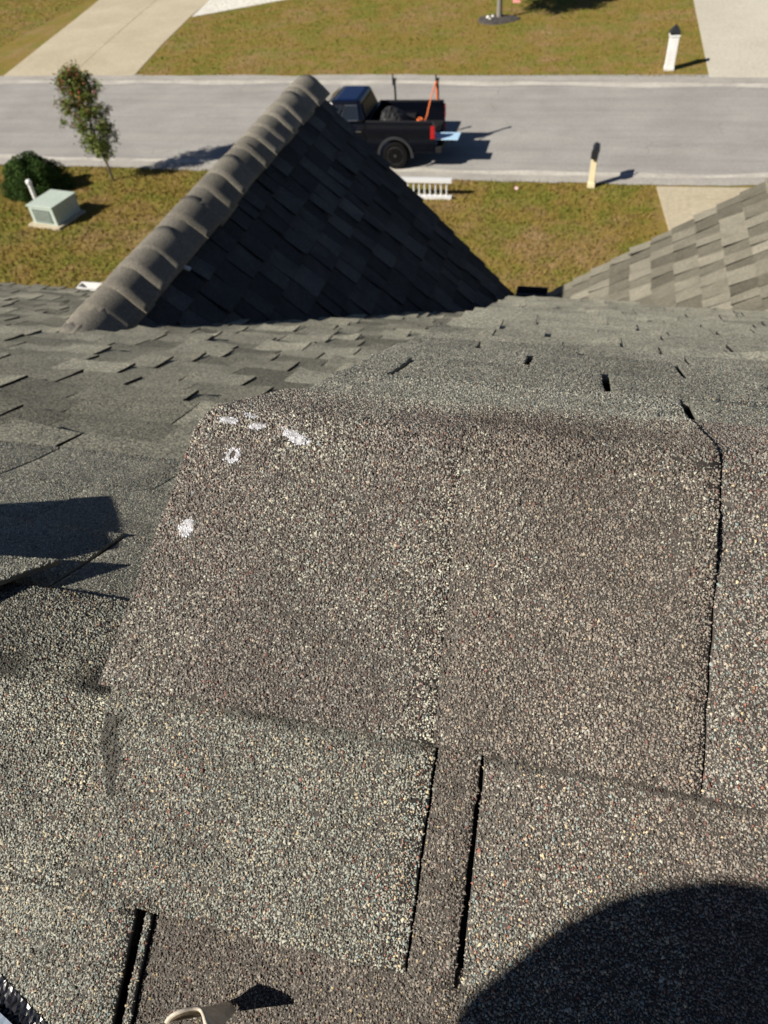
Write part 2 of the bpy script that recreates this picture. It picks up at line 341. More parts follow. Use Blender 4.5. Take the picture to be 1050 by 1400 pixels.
def gran_cloud(mp, x, v, lift, size, pal, blend=None, stain=None, flat=True):
    n = len(x); co, tv, nn = mp(x, v, lift)
    ex = np.zeros_like(co); ex[:, 0] = 1
    r = size * np.clip(rng.normal(.58, .17, n), .22, 1.0); hgt = size * rng.uniform(.2, .70, n)
    sx, sy = rng.uniform(.8, 1.25, n), rng.uniform(.8, 1.25, n); a0 = rng.uniform(0, 6.28, n)
    tx, ty = rng.normal(0, .34, n), rng.normal(0, .34, n)
    V = np.empty((n, 6, 3), np.float32)
    for ring, (k0, k1) in enumerate(((1.12, -.25), (.78, 1.0))):
        for j in range(3):
            a = a0 + j * math.pi * 2 / 3 + rng.uniform(-.45, .45, n); rr = r * k0 * rng.uniform(.68, 1.25, n)
            u, q = np.cos(a) * rr * sx, np.sin(a) * rr * sy
            h = np.where(k1 < 0, -size * .2, hgt * (1 + tx * np.cos(a) + ty * np.sin(a)))
            V[:, ring * 3 + j] = co + ex * u[:, None] + tv * q[:, None] + nn * h[:, None]
    b = np.arange(n)[:, None] * 6
    Q = np.concatenate([b + np.array(t) for t in ((0, 1, 4), (0, 4, 3), (1, 2, 5), (1, 5, 4), (2, 0, 3), (2, 3, 5), (3, 4, 5))])
    plain = size > .0017 or flat is False
    if plain:                                # plain three-sided grains
        V = V[:, (0, 1, 2, 4)]; V[:, 3] = co + nn * (hgt * .95)[:, None] + ex * (tx * r)[:, None] + tv * (ty * r)[:, None]; b = np.arange(n)[:, None] * 4
        Q = np.concatenate([b + np.array(t) for t in ((0, 1, 3), (1, 2, 3), (2, 0, 3))])
    def pick(nm):
        c, p = PAL[nm]; i = rng.choice(len(c), n, p=np.array(p) / sum(p)); return np.array(c)[i]
    col = pick(pal)
    if blend:
        nm, wfun = blend; wv = wfun(x, v); sel = rng.uniform(0, 1, n) < wv; col = np.where(sel[:, None], pick(nm), col)
    col = col * rng.uniform(.78, 1.25, (n, 1)) * (1 + .09 * smooth_noise(x, v, 40, 3) + .09 * smooth_noise(x, v, 14, 17))[:, None]
    if stain is not None: col = stain(x, v, col)
    cc = np.ones((n, V.shape[1], 4), np.float32); cc[:, :, :3] = col[:, None, :]
    return V.reshape(-1, 3), Q, cc.reshape(-1, 4)

T_ = lambda q: np.concatenate([q[:, [0, 1, 2]], q[:, [0, 2, 3]]])
def patch_object(name, mp, quads, lift, pal, parent, size=.00142, thick=.004, dens=1.0, blend=None, stain=None, res=(10, 14), wobble=.0006, curl=None, gran=True):
    """a shingle cut as one or more quads in (x, v) roof coordinates, with its mineral granules standing on it"""
    Vs, Qs, Cs = [], [], []; off = 0
    lf = (lambda x, v: lift + 0 * x) if curl is None else (lambda x, v: lift + curl(x, v))
    for q in quads:
        q = np.asarray(q, float)             # corners: (x,v) near-left, near-right, far-right, far-left
        def bil(s, t): return (q[0] * (1 - s[:, None]) + q[1] * s[:, None]) * (1 - t[:, None]) + (q[3] * (1 - s[:, None]) + q[2] * s[:, None]) * t[:, None]
        nx, nv = res; gs, gt = np.meshgrid(np.linspace(0, 1, nx + 1), np.linspace(0, 1, nv + 1)); P = bil(gs.ravel(), gt.ravel())
        P = P + wobble * np.stack([smooth_noise(P[:, 0], P[:, 1], 160, 5), smooth_noise(P[:, 0], P[:, 1], 160, 6)], 1) * .5
        top = mp(P[:, 0], P[:, 1], lf(P[:, 0], P[:, 1]))[0]; bot = mp(P[:, 0], P[:, 1], lf(P[:, 0], P[:, 1]) - thick)[0]
        m_ = len(P); idx = np.arange(m_).reshape(nv + 1, nx + 1)
        F = np.stack([idx[:-1, :-1], idx[:-1, 1:], idx[1:, 1:], idx[1:, :-1]], -1).reshape(-1, 4)
        rim = np.concatenate([idx[0, :], idx[1:, -1], idx[-1, ::-1][1:], idx[::-1, 0][1:]])
        S = np.stack([rim[:-1], rim[:-1] + m_, rim[1:] + m_, rim[1:]], -1)
        Vs += [top, bot]; Qs += [T_(F) + off, T_(F[:, ::-1]) + m_ + off, T_(S) + off]
        bc = np.ones((2 * m_, 4)); bc[:, :3] = (.048, .043, .037) if size < .0018 else (.15, .147, .124); Cs.append(bc)
        off += 2 * m_
        if gran:
            A = abs(np.cross(q[1] - q[0], q[3] - q[0])) * .5 + abs(np.cross(q[1] - q[2], q[3] - q[2])) * .5
            pitch = size * .75 / math.sqrt(dens); L0 = max(np.linalg.norm(q[1] - q[0]), np.linalg.norm(q[2] - q[3])); L1 = max(np.linalg.norm(q[3] - q[0]), np.linalg.norm(q[2] - q[1]))
            gx, gy = max(1, int(L0 / pitch)), max(1, int(L1 / pitch)); ii, jj = np.meshgrid(np.arange(gx), np.arange(gy)); ii = ii.ravel() + .5 * (jj.ravel() % 2); jj = jj.ravel()
            s = (ii + .25 + rng.uniform(-.6, .6, len(ii))) / gx; t = (jj + .5 + rng.uniform(-.6, .6, len(ii))) / gy; ok_ = (s > .001) & (s < .999) & (t > .001) & (t < .999); s, t = s[ok_], t[ok_]
            g0 = bil(s, t); worn = smooth_noise(g0[:, 0], g0[:, 1], 620, 51) + .5 * smooth_noise(g0[:, 0], g0[:, 1], 70, 52) > 1.72; keep = (rng.uniform(0, 1, len(s)) < .95) & ~(worn & (rng.uniform(0, 1, len(s)) < .8)); g = g0[keep]
            g = g + wobble * np.stack([smooth_noise(g[:, 0], g[:, 1], 160, 5), smooth_noise(g[:, 0], g[:, 1], 160, 6)], 1) * .5
            ft = rng.uniform(0, 1, len(g)) < .60
            for sel, fl in ((ft, True), (~ft, False)):
                gg = g[sel]; v_, q_, c_ = gran_cloud(mp, gg[:, 0], gg[:, 1], lf(gg[:, 0], gg[:, 1]), size, pal, blend, stain, fl)
                Vs.append(v_); Qs.append(q_ + off); Cs.append(c_); off += len(v_)
    me = mesh_np(name, np.concatenate(Vs), np.concatenate(Qs), M_GRAN, np.concatenate(Cs))
    return link(name, me, parent)

# under-sheets: one roof deck per slope
def deck(name, pts, thick=.14):
    pts = [Vector(p) for p in pts]; n = (pts[1] - pts[0]).cross(pts[2] - pts[0]).normalized()
    if n.z < 0: pts = pts[::-1]; n = -n
    k = len(pts); mb = MB(); mb.add(pts + [p - n * thick for p in pts], [tuple(range(k)), tuple(range(k, 2 * k))[::-1]] + [(i, k + i, k + (i + 1) % k, (i + 1) % k) for i in range(k)])
    return mb.build(name, M_ASPH, house)
def PM(x, v, h=0.0): return Vector(MAIN(np.array([x]), np.array([v]), h)[0][0])
def PL(x, v, h=0.0): return Vector(LEFT(np.array([x]), np.array([v]), h)[0][0])
SUNK = -.012
RX0 = lambda u: -.205 - .040 * max(0, u - .15)       # the overhanging edge of the higher slope
slope_near = deck('roof_slope', [PM(-.205, .014, SUNK), PM(6, .014, SUNK), PM(6, 5.2, SUNK), PM(-.205, 5.2, SUNK)])
slope_near_l = deck('roof_slope', [PL(-5.5, .115, SUNK), PL(-.207, .115, SUNK), PL(-.207, 5.0, SUNK), PL(-5.5, 5.0, SUNK)])
slope_far = deck('roof_slope', [PM(RX0(0), -.014, SUNK), PM(RX0(4.9), -4.9, SUNK), PM(.3, -4.9, SUNK), PM(6, -4.9, SUNK), PM(6, -.014, SUNK)], .06)
slope_left = deck('roof_slope', [PL(-5.5, -.115, SUNK), PL(-.15, -.115, SUNK), PL(-.15, -4.9, SUNK), PL(-1.6, -4.9, SUNK), PL(-1.6, -4.06, SUNK), PL(-5.5, -4.06, SUNK)], .06)

# ------------------------------------------------------------------ ridge with its cap shingles in front of the lens
ridge = MB().box(-.22, 5.9, FOLD.y - .02, FOLD.y + .02, FOLD.z - .06, FOLD.z - .018).build('ridge', M_ASPH, house)
SPOTS = [(-.2009, .0246, .0052, .0062, .2, .40), (-.2220, .0757, .0048, .0066, .3, 0), (-.2105, .0020, .0075, .0026, .1, 0), (-.1975, -.0040, .0056, .0026, .2, 0), (-.1895, .0045, .0060, .0026, -.2, 0), (-.1620, .0090, .0115, .0034, .35, 0)]
def whitened(x, v, col):
    """white sealant wiped over the granules in ragged patches"""
    col = col.copy()
    for cx, cv, rx, rv, a, hole in SPOTS:
        du, dv = x - cx, v - cv; p, q = (du * math.cos(a) + dv * math.sin(a)) / rx, (-du * math.sin(a) + dv * math.cos(a)) / rv
        d = np.sqrt(p * p + q * q) + .16 * smooth_noise(x, v, 700, 21); pr = np.clip((1.12 - d) / .3, 0, 1) * (d > hole)
        sel = rng.uniform(0, 1, len(x)) < pr * .92; col[sel] = np.array((.60, .61, .65)) * rng.uniform(.75, 1.05, (sel.sum(), 1))
    return col
ww = lambda f: (lambda x, v: np.clip(f(x, v), 0, 1))
FARSINK = lambda x, v: -.0045 * np.clip((-v - .105) / .045, 0, 1)
def lift_edge(xe, amt, wdt):                 # a soft rise toward an edge at x = xe
    return lambda x, v: amt * np.exp(-((x - xe) / wdt) ** 2)
patch_object('cap_shingle', MAIN, [[(-.258, .180), (-.0462, .179), (-.0597, -.152), (-.206, -.150)]], .0045, 'brown', ridge, stain=whitened, curl=FARSINK, blend=('pale', ww(lambda x, v: .10 + .20 * smooth_noise(x, v, 30, 8) + .75 * np.clip((-v - .05) / .08, 0, 1))), res=(10, 40))
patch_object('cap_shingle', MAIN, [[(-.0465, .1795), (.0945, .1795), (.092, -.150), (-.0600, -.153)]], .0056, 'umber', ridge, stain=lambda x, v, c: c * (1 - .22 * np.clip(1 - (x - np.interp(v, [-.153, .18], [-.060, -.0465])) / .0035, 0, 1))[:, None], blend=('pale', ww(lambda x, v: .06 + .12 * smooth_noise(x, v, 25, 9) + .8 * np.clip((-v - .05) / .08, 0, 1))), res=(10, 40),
             curl=lambda x, v: .0045 * np.exp(-((x - .095) / .018) ** 2 - ((v - .045) / .022) ** 2) - .0006 + .002 * np.exp(-((x - .095) / .02) ** 2) * (v < 0) + FARSINK(x, v))
patch_object('cap_shingle', MAIN, [[(.0955, .181), (.224, .180), (.224, -.150), (.0932, -.151)]], .0049, 'brown', ridge, curl=FARSINK, blend=('mixed', ww(lambda x, v: .16 + 1.3 * (v - .02))), res=(10, 40))
x = .225
for k in range(9):
    patch_object('cap_shingle', MAIN, [[(x, .18), (x + .165, .18), (x + .165, -.15), (x, -.15)]], .0055 - .0002 * k, 'brown', ridge, size=.0021 if k == 0 else .0036, res=(6, 30)); x += .143
def dab(cx, cv, rx, rv, rot, hole, n=30):
    r = random.Random(int(abs(cx) * 1e5)); vs, fs = [], []
    for i, k in enumerate(((.42 if hole else .02), .7, 1.0)):
        for j in range(n):
            t = 2 * math.pi * j / n; q = k * (1 + .16 * r.uniform(-1, 1)); du, dv = rx * q * math.cos(t), rv * q * math.sin(t)
            vs.append(PM(cx + du * math.cos(rot) - dv * math.sin(rot), cv + du * math.sin(rot) + dv * math.cos(rot), .0045 + (.0005, .00055, .0001)[i]))
    for i in range(2):
        for j in range(n): fs.append((i * n + j, i * n + (j + 1) % n, (i + 1) * n + (j + 1) % n, (i + 1) * n + j))
    MB().add(vs, fs).build('sealant_dab', M_SEAL, ridge)
for q_ in SPOTS: dab(q_[0], q_[1], q_[2] * .92, q_[3] * .92, q_[4], q_[5] > 0)

# ------------------------------------------------------------------ near slope shingles (granules in full)
def cap_edge_line(x, v, col):  # granule colours darkened in a ragged line along the cap's front edge
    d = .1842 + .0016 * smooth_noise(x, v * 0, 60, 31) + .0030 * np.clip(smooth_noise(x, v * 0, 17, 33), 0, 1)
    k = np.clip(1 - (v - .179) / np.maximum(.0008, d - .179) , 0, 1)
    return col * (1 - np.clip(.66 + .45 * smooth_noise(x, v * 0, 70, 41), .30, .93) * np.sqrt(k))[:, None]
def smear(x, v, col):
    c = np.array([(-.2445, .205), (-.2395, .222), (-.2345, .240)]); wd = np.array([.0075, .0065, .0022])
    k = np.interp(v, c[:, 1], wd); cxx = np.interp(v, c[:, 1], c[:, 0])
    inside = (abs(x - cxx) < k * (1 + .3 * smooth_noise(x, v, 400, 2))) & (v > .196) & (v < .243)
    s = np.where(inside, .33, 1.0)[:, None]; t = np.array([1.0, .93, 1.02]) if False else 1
    return cap_edge_line(x, v, col * s)
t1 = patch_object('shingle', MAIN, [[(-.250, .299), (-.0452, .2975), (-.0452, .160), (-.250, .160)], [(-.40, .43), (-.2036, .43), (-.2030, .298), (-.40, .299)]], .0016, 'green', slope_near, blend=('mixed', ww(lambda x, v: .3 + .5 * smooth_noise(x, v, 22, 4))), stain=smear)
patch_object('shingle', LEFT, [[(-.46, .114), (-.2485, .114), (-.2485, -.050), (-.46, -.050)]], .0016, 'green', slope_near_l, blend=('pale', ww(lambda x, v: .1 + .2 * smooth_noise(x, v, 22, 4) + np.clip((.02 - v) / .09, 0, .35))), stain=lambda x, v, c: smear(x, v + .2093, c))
patch_object('shingle', MAIN, [[(-.0436, .300), (-.0187, .300), (-.0196, .160), (-.0438, .160)]], .0004, 'dim', slope_near, blend=('umber', ww(lambda x, v: .5 + 0 * x)), res=(4, 14))
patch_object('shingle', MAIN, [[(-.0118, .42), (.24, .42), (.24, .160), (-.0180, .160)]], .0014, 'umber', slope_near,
             blend=('mixed', ww(lambda x, v: np.where(x < .075 + .3 * (v - .2), .25 + 6 * (v - .18), .12 + .3 * (v > .3)) + .2 * smooth_noise(x, v, 40, 12))), stain=cap_edge_line)
patch_object('shingle', MAIN, [[(-.1925, .42), (-.0095, .42), (-.0105, .290), (-.1925, .290)]], -.0030, 'dim', slope_near, blend=('umber', ww(lambda x, v: .35 + .2 * smooth_noise(x, v, 30, 14))))
patch_object('shingle', MAIN, [[(-.1985, .42), (-.1940, .42), (-.1937, .300), (-.1975, .300)]], .0004, 'mixed', slope_near, res=(2, 14), wobble=.0006)
M_NEAR = shingle_mat('near_shingle', (.11, .105, .09), (.165, .158, .135), (.24, .23, .2), grain=420)

# ------------------------------------------------------------------ far slope rows
INDIV = []                                   # every shingle of the far planes: (size in picture, frame, w, l, variant, tone, group key)
def tab_mesh(w, l, thick, lift, curl, seed):
    """a shingle tab: x across 0..w, y from 0 (upper edge) to l (butt, downslope), slightly cupped, butt edge rough"""
    r = random.Random(seed); nx, ny = 4, 3; v = []; f = []
    c0, c1, mid = r.uniform(-.2, 1) * curl, r.uniform(-.2, 1) * curl, r.uniform(-.6, .4) * curl
    for k in (0, 1):
        for j in range(ny + 1):
            for i in range(nx + 1):
                s, t = i / nx, j / ny
                z = lift * t + t * t * (c0 * (1 - s) ** 2 + c1 * s ** 2 + mid * 4 * s * (1 - s)) + (r.uniform(-1, 1) * .0006 if j == ny else 0)
                v.append((w * s, l * t + (r.uniform(-.0025, .0025) if j == ny else 0), z - k * (thick * (.25 + .75 * t))))
    A = (nx + 1) * (ny + 1); ix = lambda i, j: j * (nx + 1) + i
    for j in range(ny):
        for i in range(nx):
            f.append((ix(i, j), ix(i + 1, j), ix(i + 1, j + 1), ix(i, j + 1)))
    rim = [ix(i, 0) for i in range(nx + 1)] + [ix(nx, j) for j in range(1, ny + 1)] + [ix(i, ny) for i in range(nx - 1, -1, -1)] + [ix(0, j) for j in range(ny - 1, 0, -1)]
    for a, b in zip(rim, rim[1:] + rim[:1]): f.append((a, a + A, b + A, b))
    return v, f
TABS = {}
def tab_variant(w, l, high, seed):
    key = (round(w, 2), round(l, 3), high, seed % 5)
    if key not in TABS:
        TABS[key] = tab_mesh(key[0], key[1], .0066 if high else .0050, .0150 if high else .0105, .013 if high else .008, hash(key) & 0xffff)
    return key
def lay(O, ex, ed, n, u0, u1, expo, xa, xb, slots, parent, material, wr=(.11, .24), over=.03, inside=None, tones=(0, 1), name='shingle', gap=.003, alt=.62, spread=(.08, .18)):
    """rows of shingle tabs on the plane through O: ex along the courses, ed down the slope; xa/xb give the row's ends"""
    r = random.Random(int(abs(O.x) * 1000) + int(expo * 1e4)); k = 0; u = u0
    while u < u1 - 1e-4:
        b = u + expo; x0, x1 = xa(b), xb(b); cuts = [x0]; fixed = sorted(s for s in slots.get(k, []) if x0 < s < x1)
        for tgt in fixed + [x1]:
            while tgt - cuts[-1] > wr[1] * 1.25: cuts.append(cuts[-1] + r.uniform(*wr))
            cuts.append(tgt)
        hi = r.random() < .5
        for a, c in zip(cuts, cuts[1:]):
            if c - a < .03: continue
            hi = (not hi) if r.random() < alt else hi
            key = tab_variant(c - a - gap + .006 * 0, expo + over, hi, r.randrange(99))
            p = O + ex * a + ed * (b - expo - over + r.uniform(-.003, .003))
            ctr = p + ex * (c - a) * .5 + ed * (expo * .6)
            if inside and not inside(ctr): continue
            q = pix(ctr); size = 0
            if q and -30 < q[0] < 1080 and -30 < q[1] < 1430: size = 1010 / q[2]
            tone = min(1, max(0, r.gauss(.5 + (spread[0] if hi else -spread[0]), spread[1])))
            INDIV.append((size, Matrix(((ex.x, ed.x, n.x, p.x), (ex.y, ed.y, n.y, p.y), (ex.z, ed.z, n.z, p.z), (0, 0, 0, 1))), key, tones[0] + (tones[1] - tones[0]) * tone, parent, material, name))
        u = b; k += 1
X = Vector((1, 0, 0))
ED_R, N_R = Vector((0, math.cos(TR), -math.sin(TR))), Vector((0, math.sin(TR), math.cos(TR)))
ED_L, N_L = Vector((0, math.cos(TL), -math.sin(TL))), Vector((0, math.sin(TL), math.cos(TL)))

# the first courses beyond each ridge carry real granules too
RO_Z = lambda x: EYE - 2.815 + (x + .175) * math.tan(rad(34)) - .05
def near_rows(mp, parent, rows, pal, size, lift0=.006, gp=.0042, ramp=False):
    for (u0, u1, cuts) in rows:
        for a, b in zip(cuts, cuts[1:]):
            h = lift0 + rnd.uniform(-.0012, .0022)
            patch_object('shingle', mp, [[(a + gp * .8, -u0 + .012), (b - gp * .8, -u0 + .012), (b - gp + rnd.uniform(-.001, .001), -u1), (a + gp + rnd.uniform(-.001, .001), -u1)]], h, pal, parent, size=size, thick=.006,
                         curl=(lambda q0, q1, c0: (lambda x, v: c0 * np.clip((-v - q0) / (q1 - q0), 0, 1) ** 2 - (.0062 * (1 - np.clip((-v - q0) / (q1 - q0), 0, 1)) if (ramp and q0 < .05) or abs(q0 - .09) < .001 else 0)))(u0, u1, rnd.uniform(.003, .007)), res=(5, 6), dens=.9, stain=(lambda k, q0: (lambda x, v, c: c * (k * (.86 + .14 * np.clip((-v - q0) / .05, 0, 1)))[:, None]))(rnd.uniform(.78, 1.08), u0),
                         blend=('green', ww((lambda s: (lambda x, v: .35 + s + 0 * x))(rnd.uniform(-.3, .4)))))
near_rows(MAIN, slope_far, [(.09, .205, [-.205, .0985, .25, .44]), (.205, .345, [-.207, -.156, .040, .192, .40]), (.345, .50, [-.215, -.040, .125, .30, .44]), (.50, .645, [-.221, -.116, .020, .154, .29, .46])], 'pale', .00185)
near_rows(LEFT, slope_left, gp=.0010, ramp=True, rows=[(.030, .115, [-.62, -.44, -.19])], pal='green', size=.00160)
near_rows(LEFT, slope_left, gp=.0026, rows=[(.115, .243, [-.70, -.575, -.395, -.19]), (.243, .373, [-.74, -.514, -.335, -.19]), (.373, .503, [-.80, -.655, -.452, -.28, -.19])], pal='pale', size=.00185)
lay(FOLD + N_R * -.002, X, ED_R, N_R, .645, 4.86, .1405, lambda u: RX0(u), lambda u: max(.34, .55 + .30 * u) if u < 3.0 else max(.10, 1.45 - (u - 3.0) * .82), {0: [-.007, .138], 1: [-.115, .09, .26], 2: [-.03, .17], 3: [.06]}, slope_far, M_FAR, tones=(.5, 1.2), gap=.007)
lay(LRIDGE + N_L * -.002, X, ED_L, N_L, .503, 4.05, .130, lambda u: -.62 - .80 * u if u > 1 else -.50 - .95 * u, lambda u: -.16, {0: [-.697, -.50], 1: [-.806, -.590, -.38], 2: [-.848, -.634, -.42], 3: [-.93, -.70, -.50]}, slope_left, M_FAR, gap=.0075, tones=(-.12, .92), spread=(.14, .20), alt=.72, wr=(.10, .20), inside=lambda p: p.y < 2.0 or abs(p.x + 1.625) > (8.205 - (LRIDGE.z - (p.y - LRIDGE.y) * math.tan(TL))) / 1.0355 - .14)

# the same courses carried on over the parts of the roof outside the picture
ED_N, N_N = Vector((0, -math.cos(TN), -math.sin(TN))), Vector((0, -math.sin(TN), math.cos(TN)))
for u0, u1, a0, a1 in ((.165, 2.6, -2.8, -.243), (.415, 2.6, -.243, .403), (.29, 2.6, .403, 2.6)):
    lay(FOLD + N_N * -.008, -X, ED_N, N_N, u0, u1, .13, (lambda q: lambda u: q)(a0), (lambda q: lambda u: q)(a1), {}, slope_near, M_NEAR)
lay(LRIDGE + N_N * -.008, -X, ED_N, N_N, .0, .26, .13, lambda u: .463, lambda u: 2.6, {}, slope_near_l, M_NEAR)
lay(LRIDGE + N_L * -.004, X, ED_L, N_L, .0, .5, .13, lambda u: -2.6, lambda u: -.72, {}, slope_left, M_FAR)
lay(FOLD + N_R * -.002, X, ED_R, N_R, .09, .645, .1405, lambda u: .395, lambda u: 3.2, {}, slope_far, M_FAR, tones=(.35, 1.05))
lay(FOLD + N_R * -.002, X, ED_R, N_R, .645, 2.9, .1405, lambda u: .56 + .30 * u, lambda u: 3.2, {}, slope_far, M_FAR, tones=(.35, 1.05), inside=lambda p: p.z > RO_Z(p.x))
x = -.76
while x > -2.6:
    patch_object('cap_shingle', LEFT, [[(x, .15), (x + .165, .15), (x + .165, -.15), (x, -.15)]], .008, 'brown', ridge, size=.0042, res=(4, 16)); x -= .143

# ------------------------------------------------------------------ left cross gable: ridge runs toward the street
GX, GZ, GF, GP = -1.625, EYE - 1.295, 4.42, rad(46)
gs, gc = math.sin(GP), math.cos(GP)
def GR(s, y, h=0): return Vector((GX + s * gc + h * gs, y, GZ - s * gs + h * gc))      # right face
def GL(s, y, h=0): return Vector((GX - s * gc - h * gs, y, GZ - s * gs + h * gc))      # left face
gable_r = deck('roof_slope', [GR(0, 1.55, SUNK), GR(0, GF, SUNK), GR(1.79, GF, SUNK), GR(1.79, 4.2, SUNK), GR(.1, 1.55, SUNK)], .05)
gable_l = deck('roof_slope', [GL(0, 1.55, SUNK), GL(0, GF, SUNK), GL(1.79, GF, SUNK), GL(1.79, 4.2, SUNK), GL(.1, 1.55, SUNK)], .05)
EXG = Vector((0, -1, 0))                                          # courses run along the ridge, from the street end inward
main_z = lambda y: LRIDGE.z - (y - LRIDGE.y) * math.tan(TL)
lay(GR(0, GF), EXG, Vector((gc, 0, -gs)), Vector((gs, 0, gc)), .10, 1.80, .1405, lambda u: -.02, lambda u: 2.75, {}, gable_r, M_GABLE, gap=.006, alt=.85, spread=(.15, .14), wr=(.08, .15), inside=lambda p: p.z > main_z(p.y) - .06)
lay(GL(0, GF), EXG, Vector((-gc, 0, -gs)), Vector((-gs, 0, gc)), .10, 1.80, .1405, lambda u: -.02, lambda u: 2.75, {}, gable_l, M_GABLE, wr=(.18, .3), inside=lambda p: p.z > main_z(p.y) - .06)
# right cross gable, sunlit
RGP = rad(34); rs_, rc_ = math.sin(RGP), math.cos(RGP); RO = Vector((-.245, 4.86, EYE - 2.862))
def RG(s, y, h=0): return Vector((RO.x + s * rc_ - h * rs_, y, RO.z + s * rs_ + h * rc_))
gable2 = deck('roof_slope', [RG(-.02, 4.86, SUNK), RG(3.4, 4.86, SUNK), RG(3.4, .9, SUNK), RG(-.02, 4.7, SUNK)], .05)
gable2b = deck('roof_slope', [RG(3.4, 4.86, SUNK), RG(3.4, .9, SUNK), Vector((RG(3.4, 0).x + 2.8, .9, RG(3.4, 0, SUNK).z - 1.9)), Vector((RG(3.4, 0).x + 2.8, 4.86, RG(3.4, 0, SUNK).z - 1.9))], .05)
mainr_z = lambda y: FOLD.z - (y - FOLD.y) * math.tan(TR)
TOP = RG(3.4, 4.86)
lay(TOP, EXG, Vector((-rc_, 0, -rs_)), Vector((-rs_, 0, rc_)), .02, 3.42, .1405, lambda u: -.015, lambda u: 3.9, {}, gable2, M_TAN, alt=.74, spread=(.20, .12), wr=(.08, .14), inside=lambda p: p.z > mainr_z(p.y) - .05 and p.x < 2.2)

# the 300 shingles that show largest are objects, the others one mesh per slope
INDIV.sort(key=lambda t: -t[0])
nsh = sum(1 for o in bpy.data.objects if o.name.split('.')[0] == 'shingle')
quota = 298 - nsh; shared = {}; rest = {}
for i, (size, M, key, tone, parent, material, name) in enumerate(INDIV):
    v, f = TABS[key]
    if i < quota and size > 0:
        k2 = (key, material.name)
        if k2 not in shared:
            me = bpy.data.meshes.new('shingle'); me.from_pydata(v, [], f); me.materials.append(material); me.materials.append(M_ASPH); me.polygons.foreach_set('material_index', [0] * 12 + [1] * (len(f) - 12)); me.update(); shared[k2] = me
        o = link('shingle', shared[k2], parent); o.matrix_local = M; o.color = (tone, 0, 0, 1)
    else:
        rest.setdefault((parent, material), []).append((M, v, f, tone))
for (parent, material), items in rest.items():
    V, F, T = [], [], []
    for M, v, f, tone in items:
        n = len(V); V += [tuple(M @ Vector(p)) for p in v]; F += [tuple(i + n for i in q) for q in f]; T += [tone] * len(v)
    me = bpy.data.meshes.new('shingle_courses'); me.from_pydata(V, [], F); me.materials.append(material)
    me.materials.append(M_ASPH); k12 = len(items[0][2]); me.polygons.foreach_set('material_index', ([0] * 12 + [1] * (k12 - 12)) * len(items))
    a = me.attributes.new('tone', 'FLOAT', 'POINT'); a.data.foreach_set('value', T); me.update()
    o = link('shingle_courses', me, parent); tag(o, kind='stuff'); o.color = (0, 0, 0, 1)

# caps of the left gable's ridge
gridge = MB().box(GX - .015, GX + .015, 1.75, GF - .02, GZ - .09, GZ - .03).build('ridge', M_ASPH, house)
def bent_cap(y0, y1, lift0, lift1, half, skew, seed):
    r = random.Random(seed); v, f = [], []; nu, nv = 14, 4
    for k in (0, 1):
        for j in range(nv + 1):
            t = j / nv; y = y0 + (y1 - y0) * t; h = lift0 + (lift1 - lift0) * t + r.uniform(-.001, .001)
            for i in range(nu + 1):
                s = -1 + 2 * i / nu; d = s * half; R_ = .085
                a = max(-.80, min(.80, d / R_))                        # rounded top, then straight legs
                x = R_ * math.sin(a) + (abs(d) - .80 * R_) * math.cos(.80) * (1 if d > 0 else -1) * (abs(d) > .80 * R_)
                z = R_ * (math.cos(a) - 1) - (abs(d) - .80 * R_) * math.sin(.80) * (abs(d) > .80 * R_)
                flare = h * (1 + .5 * abs(s) ** 3)
                v.append((GX + x + math.sin(a) * flare * (1 - k) * .6 + skew * (t - .5), y + .006 * math.sin(3 * s + seed), GZ + .018 + z + math.cos(a) * flare - k * .005))
    A = (nu + 1) * (nv + 1); ix = lambda i, j: j * (nu + 1) + i
    for j in range(nv):
        for i in range(nu):
            f.append((ix(i, j), ix(i + 1, j), ix(i + 1, j + 1), ix(i, j + 1))); f.append((A + ix(i, j), A + ix(i, j + 1), A + ix(i + 1, j + 1), A + ix(i + 1, j)))
    rim = [ix(i, 0) for i in range(nu + 1)] + [ix(nu, j) for j in range(1, nv + 1)] + [ix(i, nv) for i in range(nu - 1, -1, -1)] + [ix(0, j) for j in range(nv - 1, 0, -1)]
    for a, b in zip(rim, rim[1:] + rim[:1]): f.append((a, a + A, b + A, b))
    o = MB().add(v, f).build('cap_shingle', M_CAP, gridge, smooth=False)
    o.color = (r.uniform(.25, .8), 0, 0, 1)
    me = o.data
    for p in me.polygons: p.use_smooth = len(set(i >= A for i in p.vertices)) == 1
y = 4.44; k = 0
while y > 1.74:
    ex_ = rnd.uniform(.135, .15); y2 = y - ex_
    bent_cap(y + .02, y2 - .045, .004, .0042 + rnd.uniform(-.002, .004), .164 + rnd.uniform(-.008, .008) + max(0, 2.12 - y) * .16, rnd.uniform(-.008, .008), k); y = y2; k += 1

